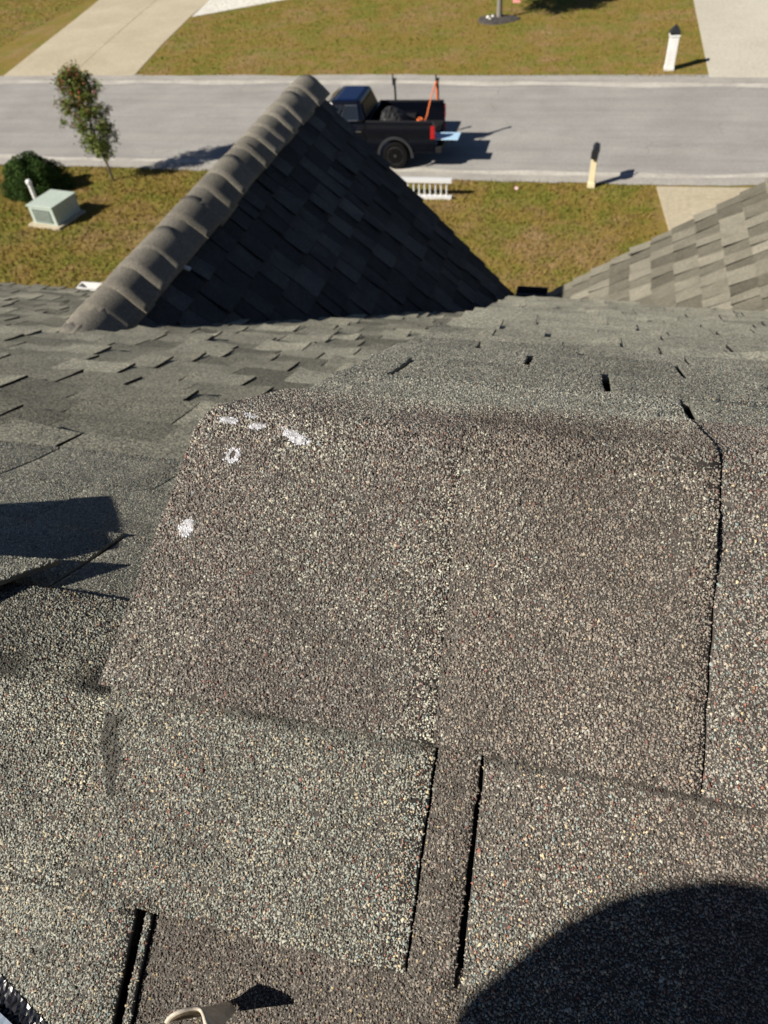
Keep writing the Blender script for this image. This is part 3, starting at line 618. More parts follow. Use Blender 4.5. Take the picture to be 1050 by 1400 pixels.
# walls, rake boards, gutters
wall_step = MB().add([(-.200, .40, FOLD.z - .38), (-.200, 4.45, FOLD.z - 2.9), tuple(PM(-.200, -4.6, -.03)), tuple(PM(-.200, -.03, -.03)), tuple(PM(-.200, .30, -.03))], [(0, 1, 2, 3, 4)]).build('rake_wall', M_WALL, house)
wz = EYE - 2.75
MB().box(-5.2, 6.0, -3.2, 3.55, .02, wz - .05).build('wall', M_WALL, house)
MB().prism([(GX - 1.14, .02), (GX + 1.14, .02), (GX + 1.14, GZ - 1.22), (GX, GZ - .09), (GX - 1.14, GZ - 1.22)], 'y', 3.56, 4.16).build('wall', M_WALL, house)
MB().prism([(-.05, .02), (5.2, .02), (5.2, TOP.z - 1.9), (TOP.x, TOP.z - .12), (-.05, RO.z - .03)], 'y', 3.57, 4.6).build('wall', M_WALL, house)
def rake(a, b, wd=.03, ht=.15):
    a, b = Vector(a), Vector(b)
    return MB().hexa([a + Vector((0, 0, -ht)), b + Vector((0, 0, -ht)), b + Vector((0, wd, -ht)), a + Vector((0, wd, -ht))], [a, b, b + Vector((0, wd, 0)), a + Vector((0, wd, 0))]).build('rake_board', M_WHITE, house)
rake(GR(0, GF - .04, -.035), GR(1.78, GF - .04, -.035)); rake(GL(1.78, GF - .04, -.035), GL(0, GF - .04, -.035)); rake(RG(0, 4.82, -.035), RG(3.4, 4.82, -.035))
def gutter(x0, x1, y, z, m, w_=.125, h=.10):
    p = [(y, z), (y + .01, z - h), (y + w_ * .8, z - h), (y + w_, z), (y + w_ - .012, z + .004), (y + w_ * .76, z - h + .014), (y + .02, z - h + .014), (y + .012, z)]
    g = MB().prism(p, 'x', x0, x1).build('gutter', m, house)
    for xx in (x0, x1):
        MB().prism([(y, z), (y + .01, z - h), (y + w_ * .8, z - h), (y + w_, z)], 'x', xx - .004, xx + .004).build('end_cap', m, g)
    return g
el_ = PL(0, -4.06)
gutter(-3.13, -2.2, el_.y - .02, el_.z + .022, M_WHITE, .08, .06)
er_ = PM(0, -4.86)
gutter(-.37, -.17, er_.y - .02, er_.z + .035, mat('dark_gutter', (.03, .032, .04), .4), .11, .09)

# ------------------------------------------------------------------ small things lying on the roof
# a lifted shingle end beside the ridge cap
patch_object('shingle', LEFT, [[(-.62, -.010), (-.452, -.020), (-.393, -.142), (-.62, -.144)]], .0170, 'pale', slope_left, size=.0020, curl=lambda x, v: .009 * np.clip((x + .55) / .15, 0, 1) ** 2 * np.clip(-v / .17, 0, 1), res=(8, 8))

# curled scrap of flashing standing at the lower edge of the picture
sc = PM(-.1395, .3410, .001)
nN = Vector((0, -math.sin(TN), math.cos(TN))); eN = Vector((0, -math.cos(TN), -math.sin(TN)))
scrap = empty('flashing_scrap', sc, 'curled scrap of pale flashing standing on edge beside the black slot, bottom of picture', 'flashing scrap')
def curl_mesh(r0, r1, a0, a1, h0, th, n=22, m=6):
    v, f = [], []
    for k in (0, 1):
        for j in range(m + 1):
            t = j / m
            for i in range(n + 1):
                s = i / n; a = a0 + (a1 - a0) * s; rr = r0 + (r1 - r0) * t - k * th + .0011 * math.sin(5 * s + 3 * t); h = h0 * t * (1 - .16 * math.sin(3.1 * s) ** 2 + .05 * math.sin(11 * s))
                v.append(tuple(X * (rr * math.cos(a)) - eN * (rr * math.sin(a)) + nN * h + X * (-.006 * t)))
    A = (n + 1) * (m + 1); ix = lambda i, j: j * (n + 1) + i
    for j in range(m):
        for i in range(n):
            f.append((ix(i, j), ix(i + 1, j), ix(i + 1, j + 1), ix(i, j + 1))); f.append((A + ix(i, j), A + ix(i, j + 1), A + ix(i + 1, j + 1), A + ix(i + 1, j)))
    rim = [ix(i, 0) for i in range(n + 1)] + [ix(n, j) for j in range(1, m + 1)] + [ix(i, m) for i in range(n - 1, -1, -1)] + [ix(0, j) for j in range(m - 1, 0, -1)]
    for a, b in zip(rim, rim[1:] + rim[:1]): f.append((a, a + A, b + A, b))
    return v, f
M_SCRAP = rough_mat('scrap_outer', [(.3, (.36, .31, .24)), (.7, (.62, .56, .47))], 120, bs=.2, bd=.001, fine=300, rough=.5)
M_SCRIN = rough_mat('scrap_inner', [(.35, (.07, .05, .03)), (.6, (.16, .12, .07)), (.75, (.30, .24, .16))], 160, bs=.3, bd=.001, fine=400)
v_, f_ = curl_mesh(.0070, .0148, .55, 2.8, .034, .0017); MB().add(v_, f_).build('curled_sheet', M_SCRAP, scrap, smooth=True)
v_, f_ = curl_mesh(.0052, .0130, .58, 2.76, .0328, .0006); MB().add(v_, f_).build('lining', M_SCRIN, scrap, smooth=True)

# crumpled membrane scrap in the lower left corner
mem = empty('membrane_scrap', PM(-.285, .385, .004), 'crinkled shiny black membrane with pale blue film in the lower left corner', 'membrane scrap')
M_FOIL = mat('crinkled_black_membrane', (.02, .02, .024), .22, spec=.8)
M_FILM = mat('pale_blue_film', (.46, .55, .68), .4)
def crumple(q, lift, amp, sc_, seed, m, name, nx=90, ny=54):
    v, f = [], []; r = np.random.default_rng(seed)
    for j in range(ny + 1):
        for i in range(nx + 1):
            s, t = i / nx, j / ny; a = [(q[0][k] * (1 - s) + q[1][k] * s) * (1 - t) + (q[3][k] * (1 - s) + q[2][k] * s) * t for k in (0, 1)]
            h = lift + amp * (abs(math.sin(sc_ * a[0] + 1.7 * math.sin(sc_ * .7 * a[1] + seed))) + .7 * abs(math.sin(sc_ * 1.35 * a[1] + 2 * math.sin(sc_ * .53 * a[0])))) + r.normal(0, amp * .16)
            v.append(PM(a[0], a[1], max(.0025, h * (.35 + .65 * min(1, t * 6)))) - Vector(mem.location))
    ix = lambda i, j: j * (nx + 1) + i
    for j in range(ny):
        for i in range(nx): f.append((ix(i, j), ix(i + 1, j), ix(i + 1, j + 1), ix(i, j + 1)))
    o = MB().add(v, f).build(name, m, mem); sol = o.modifiers.new('thickness', 'SOLIDIFY'); sol.thickness = .0012; return o
crumple([(-.345, .318), (-.215, .3815), (-.27, .45), (-.42, .42)], .004, .0032, 900, 3, M_FOIL, 'black_membrane')
crumple([(-.345, .334), (-.222, .386), (-.28, .46), (-.43, .43)], .0240, .0012, 160, 5, M_FILM, 'blue_film')

# toolbox made up and added out of view, shaped to shade the lower slope
T1 = Vector((-.709, .339, 0)); T0 = Vector((-.607, .190, 0))
tb_u = lambda y: (y - LRIDGE.y) / math.cos(TL)
c1, c0 = (-.640, .160), (-.560, .030)
dd = Vector((c0[0] - c1[0], c0[1] - c1[1])); ln = dd.length; dd /= ln; pp = Vector((-abs(dd.y), -dd.x)) ; pp = Vector((-.855, -.515)).normalized()
tbx = empty('blocker', PL(c1[0] - .2, -.12, 0), 'grey steel toolbox with a top handle, added out of view to shade the lower slope', 'blocker')
def tq(a, b, h): q = (c1[0] + dd.x * a + pp.x * b, c1[1] + dd.y * a + pp.y * b); return LRIDGE + X * q[0] + ED_L * q[1] + N_L * h - Vector(tbx.location)
def tbox(a0, a1, b0, b1, h0, h1, name, m, par): return MB().hexa([tq(a0, b0, h0), tq(a1, b0, h0), tq(a1, b1, h0), tq(a0, b1, h0)], [tq(a0, b0, h1), tq(a1, b0, h1), tq(a1, b1, h1), tq(a0, b1, h1)]).build(name, m, par, bevel=.004)
M_STEEL = mat('grey_steel', (.22, .23, .25), .4, .5)
tbox(0, ln, .004, .40, .012, .075, 'body', M_STEEL, tbx); tbox(-.003, ln + .003, 0, .404, .077, .099, 'lid', M_STEEL, tbx)
MB().tube([tq(ln / 2, .13, .098), tq(ln / 2, .13, .125), tq(ln / 2, .27, .125), tq(ln / 2, .27, .098)], .006).build('handle', M_DARK, tbx)
MB().hexa([tq(ln / 2 - .015, -.004, .065), tq(ln / 2 + .015, -.004, .065), tq(ln / 2 + .015, .004, .065), tq(ln / 2 - .015, .004, .065)], [tq(ln / 2 - .015, -.004, .09), tq(ln / 2 + .015, -.004, .09), tq(ln / 2 + .015, .004, .09), tq(ln / 2 - .015, .004, .09)]).build('latch', M_CHROME, tbx)

# ------------------------------------------------------------------ black pickup truck on the street
TX, TY = -7.34, 24.62
truck = empty('pickup_truck', (TX, TY, .01), 'black crew cab pickup truck parked on the street with its tailgate down', 'pickup truck')
WR, RA, FA = .415, 1.39, -2.33
def arch(cx, r, n=12, z0=.46): return [(cx + r * math.cos(t), max(z0, WR + r * math.sin(t))) for t in [math.pi * k / n for k in range(n + 1)]]
# front body and cab up to the window line
prof = [(-3.16, .46), (-3.2, .75), (-3.18, 1.06), (-3.05, 1.17), (-2.2, 1.25), (-1.45, 1.30), (.47, 1.36), (.47, .46)] + [p for p in arch(FA, .50)]
MB().prism(prof, 'y', -1.0, 1.0).build('body', M_BLACK, truck, bevel=.03)
side = [(.48, .50), (.48, 1.385), (2.60, 1.395), (2.64, 1.2), (2.64, .52)] + arch(RA, .50, z0=.50)
for s in (-1, 1):
    y0, y1 = sorted((s * 1.0, s * .88)); MB().prism(side, 'y', y0, y1).build('bed_side', M_BLACK, truck, bevel=.015)
    MB().box(.48, 2.6, *sorted((s * .99, s * .87)), 1.392, 1.418).build('bed_rail', M_TRIM, truck, bevel=.008)
MB().box(.48, 2.62, -.875, .875, .80, .84).build('bed_floor', M_TRIM, truck)
MB().box(.48, .55, -.875, .875, .84, 1.39).build('bed_bulkhead', M_BLACK, truck)
MB().box(2.645, 3.19, -.80, .80, .775, .845).build('tailgate', M_BLACK, truck, bevel=.015)
for s in (-1, 1): MB().prism([(1.0, .84), (1.06, 1.06), (1.72, 1.06), (1.78, .84)], 'y', *sorted((s * .874, s * .62))).build('wheel_housing', M_TRIM, truck, bevel=.02)
b = [(-1.46, -.95, 1.315), (.45, -.95, 1.365), (.45, .95, 1.365), (-1.46, .95, 1.315)]; t_ = [(-.62, -.73, 1.93), (.27, -.73, 1.93), (.27, .73, 1.93), (-.62, .73, 1.93)]
cabin = MB().hexa(b, t_).build('cab', M_BLACK, truck, bevel=.085)
MB().hexa([(-.55, -.68, 1.925), (.20, -.66, 1.925), (.20, .66, 1.925), (-.55, .68, 1.925)], [(-.5, -.6, 1.95), (.15, -.6, 1.95), (.15, .6, 1.95), (-.5, .6, 1.95)]).build('roof_panel', mat('reflected_sky_paint', (.004, .012, .05), .18, spec=.5), truck, bevel=.01)  # blue sky reflection put into the cab roof's paint colour
def quad_between(f, us, hs, off):            # pane on a cab face: f(u, h) -> point, nudged outward
    return [f(us[0], hs[0]) + off, f(us[1], hs[0]) + off, f(us[1], hs[1]) + off, f(us[0], hs[1]) + off]
def pane(name, P, th, m=None, par=None):
    n = (P[1] - P[0]).cross(P[2] - P[0]).normalized() * th
    return MB().hexa([p - n for p in P], [p + n for p in P]).build(name, m or M_GLASS, par or truck)
for s in (-1, 1):
    def F(u, h, s=s):
        a = Vector((-1.46, s * .95, 1.315)).lerp(Vector((.45, s * .95, 1.365)), u); c = Vector((-.62, s * .73, 1.93)).lerp(Vector((.27, s * .73, 1.93)), u); return a.lerp(c, h)
    off = Vector((0, s * .012, .004))
    for us in ((.20, .50), (.55, .90)):
        wn = pane('window', quad_between(F, us, (.12, .80), off), .008)
        fr = MB(); q = quad_between(F, us, (.12, .80), off * 1.6)
        for a, c in zip(q, q[1:] + q[:1]): fr.tube([a, c], .012, 6)
        fr.build('window_frame', M_CHROME if us[0] > .5 else M_TRIM, wn)
    for dx0, dx1 in ((-1.35, -.42), (-.40, .40)):
        dr = MB().box(dx0, dx1, *sorted((s * .995, s * 1.012)), .58, 1.29).build('door', M_BLACK, truck, bevel=.012)
        MB().box(dx1 - .24, dx1 - .06, *sorted((s * 1.012, s * 1.04)), 1.12, 1.155).build('door_handle', M_CHROME, dr, bevel=.005)
    MB().box(-1.2, -.95, *sorted((s * 1.02, s * 1.26)), 1.33, 1.50).build('mirror', M_BLACK, truck, bevel=.03)
    MB().tube([(-1.7, s * .98, .5), (.5, s * .98, .5)], .05).build('step_bar', M_TRIM, truck)
    for cx in (FA, RA):
        fl = MB(); n = 18; ins, out = [], []
        P0 = [(cx + .50 * math.cos(t), WR + .50 * math.sin(t)) for t in [math.pi * k / n * 1.06 - .09 for k in range(n + 1)]]; P1 = [(cx + .585 * math.cos(t), WR + .575 * math.sin(t)) for t in [math.pi * k / n * 1.06 - .09 for k in range(n + 1)]]
        fl.prism(P0 + P1[::-1], 'y', *sorted((s * .99, s * 1.045))).build('wheel_arch', M_FLARE, truck, bevel=.008)
        wy = s * .90
        wh = MB().lathe([(.25, -.13), (.37, -.135), (.405, -.11), (WR, -.06), (WR, .06), (.405, .11), (.37, .135), (.25, .13)], (cx, wy, WR), 'y', 32).build('wheel', M_RUB, truck, smooth=False)
        rim = MB().lathe([(.255, -.10), (.262, .0), (.255, .10)], (cx, wy, WR), 'y', 28)
        for k in range(6):
            t = 2 * math.pi * k / 6; d = Vector((math.cos(t), 0, math.sin(t))); e = Vector((-math.sin(t), 0, math.cos(t))); c0 = Vector((cx, wy + s * .118, WR))
            rim.hexa([c0 + d * .04 - e * .035, c0 + d * .25 - e * .05, c0 + d * .25 + e * .05, c0 + d * .04 + e * .035], [p + Vector((0, s * .022, 0)) for p in (c0 + d * .04 - e * .035, c0 + d * .25 - e * .05, c0 + d * .25 + e * .05, c0 + d * .04 + e * .035)])
        rim.build('rim', M_RIM, wh); MB().lathe([(.05, s * .12), (.05, s * .15), (.03, s * .158)], (cx, wy, WR), 'y', 14).build('hub', M_FLARE, wh)
        if cx == RA: MB().tube([(cx + .258 * math.cos(t), wy + s * .132, WR + .258 * math.sin(t)) for t in [2 * math.pi * k / 28 for k in range(29)]], .010, 6, False).build('rim_edge', M_FLARE, wh)
    MB().prism([(2.52, .93), (2.54, 1.30), (2.655, 1.30), (2.655, .93)], 'y', *sorted((s * .985, s * 1.012))).build('taillight', M_RED, truck, bevel=.01)
    MB().box(2.645, 2.66, *sorted((s * .86, s * .99)), .93, 1.30).build('taillight', M_RED, truck, bevel=.004)
    MB().box(-3.23, -3.12, *sorted((s * .62, s * .97)), .86, 1.02).build('headlight', M_CHROME, truck, bevel=.02)
R_ = [Vector((.44, -.76, 1.43)), Vector((.44, .76, 1.43)), Vector((.32, .62, 1.80)), Vector((.32, -.62, 1.80))]
pane('rear_window', [p + Vector((.012, 0, .004)) for p in R_], .008, mat('tinted_glass', (.006, .007, .008), .35, spec=.15))
pane('windshield', [Vector((-1.40, .84, 1.38)) + Vector((-.03, 0, .012)), Vector((-1.40, -.84, 1.38)) + Vector((-.03, 0, .012)), Vector((-.70, -.66, 1.88)) + Vector((-.03, 0, .012)), Vector((-.70, .66, 1.88)) + Vector((-.03, 0, .012))], .008)
MB().box(-3.29, -3.12, -.98, .98, .44, .66).build('bumper', M_TRIM, truck, bevel=.03); MB().box(2.66, 2.86, -.97, .97, .50, .68).build('bumper', M_TRIM, truck, bevel=.025)
gr = MB().box(-3.235, -3.15, -.60, .60, .70, 1.04).build('grille', M_TRIM, truck, bevel=.015)
for k in range(4): MB().box(-3.25, -3.233, -.57, .57, .745 + k * .075, .775 + k * .075).build('grille_bar', M_CHROME, gr)
for (x_, y_) in ((1.02, -.93), (2.42, -.93), (1.02, .93), (2.42, .93)):
    if y_ < 0 and x_ < 2: pass
    post = MB(); s = 1 if y_ > 0 else -1
    post.box(x_ - .03, x_ + .03, *sorted((y_ - .03, y_ + .03)), 1.415, 2.02 if y_ > 0 else 1.46); 
    if y_ > 0: post.box(x_ - .05, x_ + .05, y_ - .05, y_ + .05, 2.0, 2.06).box(x_ - .075, x_ - .035, y_ - .03, y_ + .03, 1.86, 2.16)
    post.build('rack_post', M_DARK, truck, bevel=.006)
# load
tarp = MB(); r = random.Random(5); nx, ny = 16, 14; vs = []
for j in range(ny + 1):
    for i in range(nx + 1):
        u, v = i / nx, j / ny; e = (math.sin(math.pi * u) * math.sin(math.pi * v)) ** .45
        vs.append((.60 + 1.10 * u, -.60 + 1.2 * v, .845 + e * (.80 - .30 * u) + r.uniform(-.035, .035) * e))
tarp.add(vs, [(j * (nx + 1) + i, j * (nx + 1) + i + 1, (j + 1) * (nx + 1) + i + 1, (j + 1) * (nx + 1) + i) for j in range(ny) for i in range(nx)])
tp = tarp.build('tarp', mat('black_tarp', (.011, .011, .012), .6), smooth=False); tp.location = (TX, TY, .01); sol = tp.modifiers.new('thickness', 'SOLIDIFY'); sol.thickness = .01
tag(tp, 'black tarp heaped over the load in the front of the truck bed', 'tarp')
st = MB().hexa([(2.36, .885, 1.44), (2.41, .885, 1.44), (2.41, .895, 1.44), (2.36, .895, 1.44)], [(2.36, .885, 1.98), (2.41, .885, 1.98), (2.41, .895, 1.98), (2.36, .895, 1.98)])
st.tube([(2.36, .89, 1.95), (2.26, .6, 1.6), (2.2, .1, 1.2), (2.18, -.55, 1.12)], .022, 6)
for k in range(5): st.tube([(2.1 + .08 * math.cos(a) + .03 * k - .1, -.62 + .10 * math.sin(a) + .02 * k, 1.12 + .055 * k + .02 * math.sin(2 * a + k)) for a in [2 * math.pi * i / 9 for i in range(10)]], .02, 6)
sto = st.build('ratchet_strap', M_ORANGE); sto.location = (TX, TY, .01); tag(sto, 'orange strap hanging from the rear rack post and coiled in the truck bed', 'strap')
bx = MB().box(1.95, 2.45, -.82, -.42, .845, 1.16).build('crate', M_DARK, bevel=.015); bx.location = (TX, TY, .01); tag(bx, 'dark crate in the rear corner of the truck bed beneath the orange strap', 'crate')
pk = MB().hexa([(1.92, -.78, 1.175), (2.12, -.80, 1.175), (2.14, -.58, 1.175), (1.93, -.57, 1.175)], [(1.95, -.76, 1.26), (2.10, -.78, 1.26), (2.11, -.60, 1.26), (1.95, -.60, 1.26)]).build('white_bag', M_WHITE, bevel=.02); pk.location = (TX, TY, .01); tag(pk, 'small white bag on the dark crate beside the orange strap', 'bag')
bd = MB().box(2.50, 3.36, -.86, -.30, .852, .885).build('slab', M_PBLUE, bevel=.006); bd.location = (TX, TY, .01); tag(bd, 'pale blue board lying on the lowered tailgate of the black truck', 'slab')  # thin flat piece in pale blue on top of the tailgate

# ------------------------------------------------------------------ ladder lying on its side on the lawn
lad = empty('ladder', (-6.6, 21.55, 0), 'aluminium ladder lying on its side on the lawn behind the truck', 'ladder')
for z_, w__ in ((.055, .07), (.52, .10)):
    y_ = 0 if z_ < .1 else .06
    MB().box(-2.8, 2.8, y_ - w__ * .8, y_ + w__ * .8, z_ - .055, z_ + .055).build('rail', M_ALU, lad, bevel=.006)
for k in range(33):
    x_ = -2.64 + k * .165; MB().tube([(x_, 0, .06), (x_, .06, .485)], .021, 8).build('rung', M_ALU, lad)
for s in (-1, 1): MB().box(s * 2.8 - .02, s * 2.8 + .02, -.05, .05, 0, .09).build('end_cap', M_RUB, lad)

# ------------------------------------------------------------------ mailboxes
mb1 = empty('mailbox', (.155, 22.62, 0), 'slim cream post with a black mailbox at the near edge of the street', 'mailbox', 'mailboxes by the street', rz=rad(-4))
MB().box(-.085, .085, -.085, .085, 0, .86).build('post', M_CREAM, mb1, bevel=.006); MB().box(-.105, .105, -.105, .105, 0, .16).build('post_base', M_CREAM, mb1, bevel=.008)
def mailbox_body(w_, l_, z0, h): return [(w_ / 2, z0), (w_ / 2, z0 + h * .55)] + [(w_ / 2 * math.cos(t), z0 + h * .55 + h * .45 * math.sin(t)) for t in [math.pi * k / 10 for k in range(1, 10)]] + [(-w_ / 2, z0 + h * .55), (-w_ / 2, z0)]
bo = MB().prism(mailbox_body(.19, .5, .86, .27), 'y', -.20, .32).build('box', M_DARK, mb1, bevel=.006)
MB().box(.096, .106, .02, .045, .98, 1.18).build('flag', M_DARK, bo); MB().box(.096, .106, .02, .12, 1.12, 1.18).build('flag', M_DARK, bo)
MB().prism(mailbox_body(.205, .5, .855, .28), 'y', .32, .345).build('door', M_DARK, bo, bevel=.004)
MB().lathe([(.018, 0), (.022, .03), (.012, .05), (.02, .08), (.004, .12)], (0, -.1, 1.12), 'z', 10).build('finial', M_DARK, bo)
mb2 = empty('mailbox', (2.57, 33.4, 0), 'thick white column with a black peaked mailbox on the far lawn beside the driveway', 'mailbox', 'mailboxes by the street', rz=rad(5))
MB().box(-.16, .16, -.15, .15, 0, 1.14).build('post', M_WHITE, mb2, bevel=.012); MB().box(-.175, .175, -.165, .165, 0, .12).build('post_base', M_WHITE, mb2, bevel=.012); MB().box(-.185, .185, -.175, .175, 1.12, 1.18).build('post_collar', M_WHITE, mb2, bevel=.01)
MB().box(-.17, .17, -.16, .16, 1.18, 1.25).build('box', M_DARK, mb2, bevel=.008)
MB().hexa([(-.21, -.20, 1.25), (.21, -.20, 1.25), (.21, .20, 1.25), (-.21, .20, 1.25)], [(-.02, -.02, 1.50), (.02, -.02, 1.50), (.02, .02, 1.50), (-.02, .02, 1.50)]).build('cap', M_DARK, mb2, bevel=.008)

# ------------------------------------------------------------------ utility cabinet and vent pipe
ub = empty('utility_cabinet', (-15.82, 19.42, 0), 'pale green metal utility cabinet with a louvred front on the lawn', 'utility cabinet', rz=rad(-9))
MB().box(-.62, .60, -.68, .60, -.04, .075).build('pad', M_CONC, ub, bevel=.01)
MB().box(-.47, .47, -.55, .55, .075, .60).build('body', M_UTIL, ub, bevel=.012); MB().box(-.50, .50, -.58, .58, .60, .645).build('lid', M_UTIL, ub, bevel=.012)
gv = MB().box(-.36, .33, -.562, -.545, .13, .52).build('grille', M_DARK, ub)
for k in range(11):
    x_ = -.33 + k * .063; MB().box(x_ - .012, x_ + .012, -.578, -.563, .14, .51).build('louvre', M_UTIL, gv)
vp = empty('vent_pipe', (-16.98, 20.15, 0), 'white plastic vent pipe standing between the utility cabinet and the bush', 'pipe')
MB().tube([(0, 0, 0), (0, 0, .80)], .065, 14).build('pipe', M_WHITE, vp, smooth=False)
for k in range(6): MB().lathe([(.072, 0), (.075, .012), (.072, .024)], (0, 0, .12 + k * .105), 'z', 14).build('band', M_WHITE, vp)
MB().lathe([(.085, 0), (.09, .02), (.09, .09), (.06, .12), (.02, .13)], (0, 0, .76), 'z', 14).build('cap', M_WHITE, vp)

# ------------------------------------------------------------------ trees and bush
def leaves(name, pts, size, cols, wts, parent, seed, hfun=None):
    g = np.random.default_rng(seed); n = len(pts); d1 = g.normal(0, 1, (n, 3)); d1 /= np.linalg.norm(d1, axis=1)[:, None]; d2 = g.normal(0, 1, (n, 3)); d2 -= (d2 * d1).sum(1)[:, None] * d1; d2 /= np.linalg.norm(d2, axis=1)[:, None]
    s = size * g.uniform(.6, 1.3, n)[:, None]; nn = np.cross(d1, d2)
    v = np.stack([pts - d1 * s, pts + d2 * s * .45 + nn * s * .15, pts + d1 * s, pts - d2 * s * .45 + nn * s * .15], 1).reshape(-1, 3)
    i = g.choice(len(cols), n, p=np.array(wts) / sum(wts)); c = np.array(cols)[i]
    if hfun is not None: c = hfun(pts, c, g)
    c = c * g.uniform(.7, 1.3, (n, 1)); cc = np.ones((n, 4, 4)); cc[:, :, :3] = c[:, None, :]
    return link(name, mesh_np(name, v, np.arange(4 * n).reshape(-1, 4), M_LEAF, cc.reshape(-1, 4)), parent)
tr = empty('ornamental_tree', (-15.45, 22.3, 0), 'slender young tree with green leaves turning red toward its top', 'tree'); tr.rotation_euler = (0, rad(-4), 0)
r = random.Random(21); trunk = MB(); trunk.tube([(0, 0, -.05), (.02, .0, .5), (-.03, .02, 1.2), (.0, .0, 2.2), (.02, 0, 3.1)], [.045, .038, .032, .02, .006], 9)
cl = []; trunk_pts = []
for k in range(46):
    h = .62 + 2.6 * (k / 46) ** .9; a = k * 2.4 + r.uniform(-.4, .4); prof_r = .70 * math.sin(math.pi * min(1, max(0.03, ((h - .35) / 3.05))) ** .80) + .06
    L_ = prof_r * r.uniform(.65, 1.08); e = Vector((math.cos(a) * L_, math.sin(a) * L_, h + L_ * r.uniform(.5, 1.0)))
    trunk.tube([(0, 0, h - .12), tuple(Vector((e.x * .5, e.y * .5, h + (e.z - h) * .35))), tuple(e)], [.014, .009, .003], 5)
    for q in (.45, .7, .92, 1.05):
        c = Vector((0, 0, h)).lerp(e, q); cl.append((c + Vector((r.gauss(0, .05), r.gauss(0, .05), r.gauss(0, .05))), r.uniform(.09, .19)))
trunk.build('trunk', M_BARK, tr)
g = np.random.default_rng(4); P = np.concatenate([np.array(c) + g.normal(0, 1, (int(58 * s_ / .13), 3)) * s_ * .55 for c, s_ in cl])
def redtop(p, c, g):
    k = np.clip((p[:, 2] - 1.6) / 1.9, 0, 1) * .26 + .03; sel = g.uniform(0, 1, len(p)) < k * (.5 + .9 * (np.sin(p[:, 0] * 9 + p[:, 1] * 7 + p[:, 2] * 6) > .1)); R = np.array([(.30, .075, .05), (.36, .15, .06), (.22, .10, .045)])
    return np.where(sel[:, None], R[g.integers(0, 3, len(p))], c)
leaves('crown', P, .042, [(.10, .145, .026), (.15, .19, .04), (.24, .25, .07), (.055, .08, .02)], [.35, .35, .15, .15], tr, 6, redtop)
bu = empty('round_bush', (-17.75, 21.35, 0), 'dark green rounded evergreen bush behind the pale green cabinet', 'bush')
st = MB()
for k in range(14):
    a = k * 2.4; st.tube([(0, 0, 0), (math.cos(a) * .3, math.sin(a) * .3, .4), (math.cos(a) * .65, math.sin(a) * .6, .6 + .35 * (k % 3) / 2)], [.03, .02, .006], 6)
st.build('stem', M_BARK, bu)
g = np.random.default_rng(9); n = 26000; d = g.normal(0, 1, (n, 3)); d /= np.linalg.norm(d, axis=1)[:, None]; d[:, 2] = abs(d[:, 2]) * 1 - .12
lump = 1 + .13 * np.sin(d[:, 0] * 7 + 1) * np.sin(d[:, 1] * 6) + .10 * np.sin(d[:, 2] * 11 + d[:, 0] * 9); rr = g.uniform(.45, 1.0, n) ** .35 * lump
leaves('foliage', np.stack([d[:, 0] * rr * 1.08, d[:, 1] * rr * .95, np.clip(d[:, 2] * rr * 1.1 + .15, .03, 9)], 1), .034, [(.035, .072, .014), (.055, .105, .02), (.085, .14, .03), (.018, .038, .010)], [.35, .35, .12, .18], bu, 10)
# tree of the far lawn: its crown is above the picture, its shadow falls on the grass
ft = empty('shade_tree', (-4.92, 41.3, 0), 'grey trunk of a lawn tree standing in a bed of dark mulch across the street', 'tree')
tk = MB().tube([(0, 0, -.05), (.0, .0, .8), (.03, .02, 1.7), (.0, .05, 2.9), (.05, 0, 4.2)], [.14, .115, .105, .08, .03], 12); cl = []
r = random.Random(3)
for k in range(22):
    h = 1.9 + 2.3 * k / 22; a = k * 2.4; Lb = 1.75 * (1 - .5 * (k / 22)) * r.uniform(.7, 1.1); e = Vector((math.cos(a) * Lb, math.sin(a) * Lb, h + Lb * .35))
    tk.tube([(0, 0, h - .2), tuple(Vector((0, 0, h)).lerp(e, .5)), tuple(e)], [.04, .025, .007], 6)
    for q in (.5, .75, 1): cl.append((Vector((0, 0, h)).lerp(e, q), r.uniform(.25, .45)))
tk.build('trunk', M_GBARK, ft)
g = np.random.default_rng(14); P = np.concatenate([np.array(c) + g.normal(0, 1, (170, 3)) * s_ * .6 for c, s_ in cl])
leaves('crown', P, .085, [(.05, .085, .018), (.085, .12, .025), (.16, .13, .03)], [.5, .35, .15], ft, 15)
mv = []; n = 40; r = random.Random(8)
mr = [1 + .07 * math.sin(3 * t + 1) + r.uniform(-.03, .03) for t in [2 * math.pi * k / n for k in range(n)]]
for q, h in ((1.0, .0), (.93, .05), (.6, .09), (.12, .10)):
    for k in range(n): t = 2 * math.pi * k / n; mv.append((-4.98 + 1.0 * q * mr[k] * math.cos(t), 41.1 + .85 * q * mr[k] * math.sin(t), h + (r.uniform(-.015, .015) if h else 0)))
bed = MB().add(mv, [(i * n + k, i * n + (k + 1) % n, (i + 1) * n + (k + 1) % n, (i + 1) * n + k) for i in range(3) for k in range(n)] + [tuple(3 * n + k for k in range(n))]).build('mulch_bed', M_MULCH); tag(bed, kind='structure')
for k, (x_, y_, s_) in enumerate(((-5.42, 41.05, .10), (-5.22, 41.25, .08), (-5.30, 40.85, .06))):
    v = MB().lathe([(s_ * .6, 0), (s_, s_ * .4), (s_ * .9, s_ * .9), (s_ * .4, s_ * 1.25)], (x_, y_, .07), 'z', 9).build('garden_stone', M_WALK); tag(v, ['largest white garden stone at the edge of the mulch bed', 'white garden stone nearest the grey trunk', 'smallest white garden stone at the front of the mulch bed'][k], 'stone', 'white stones on the mulch bed')
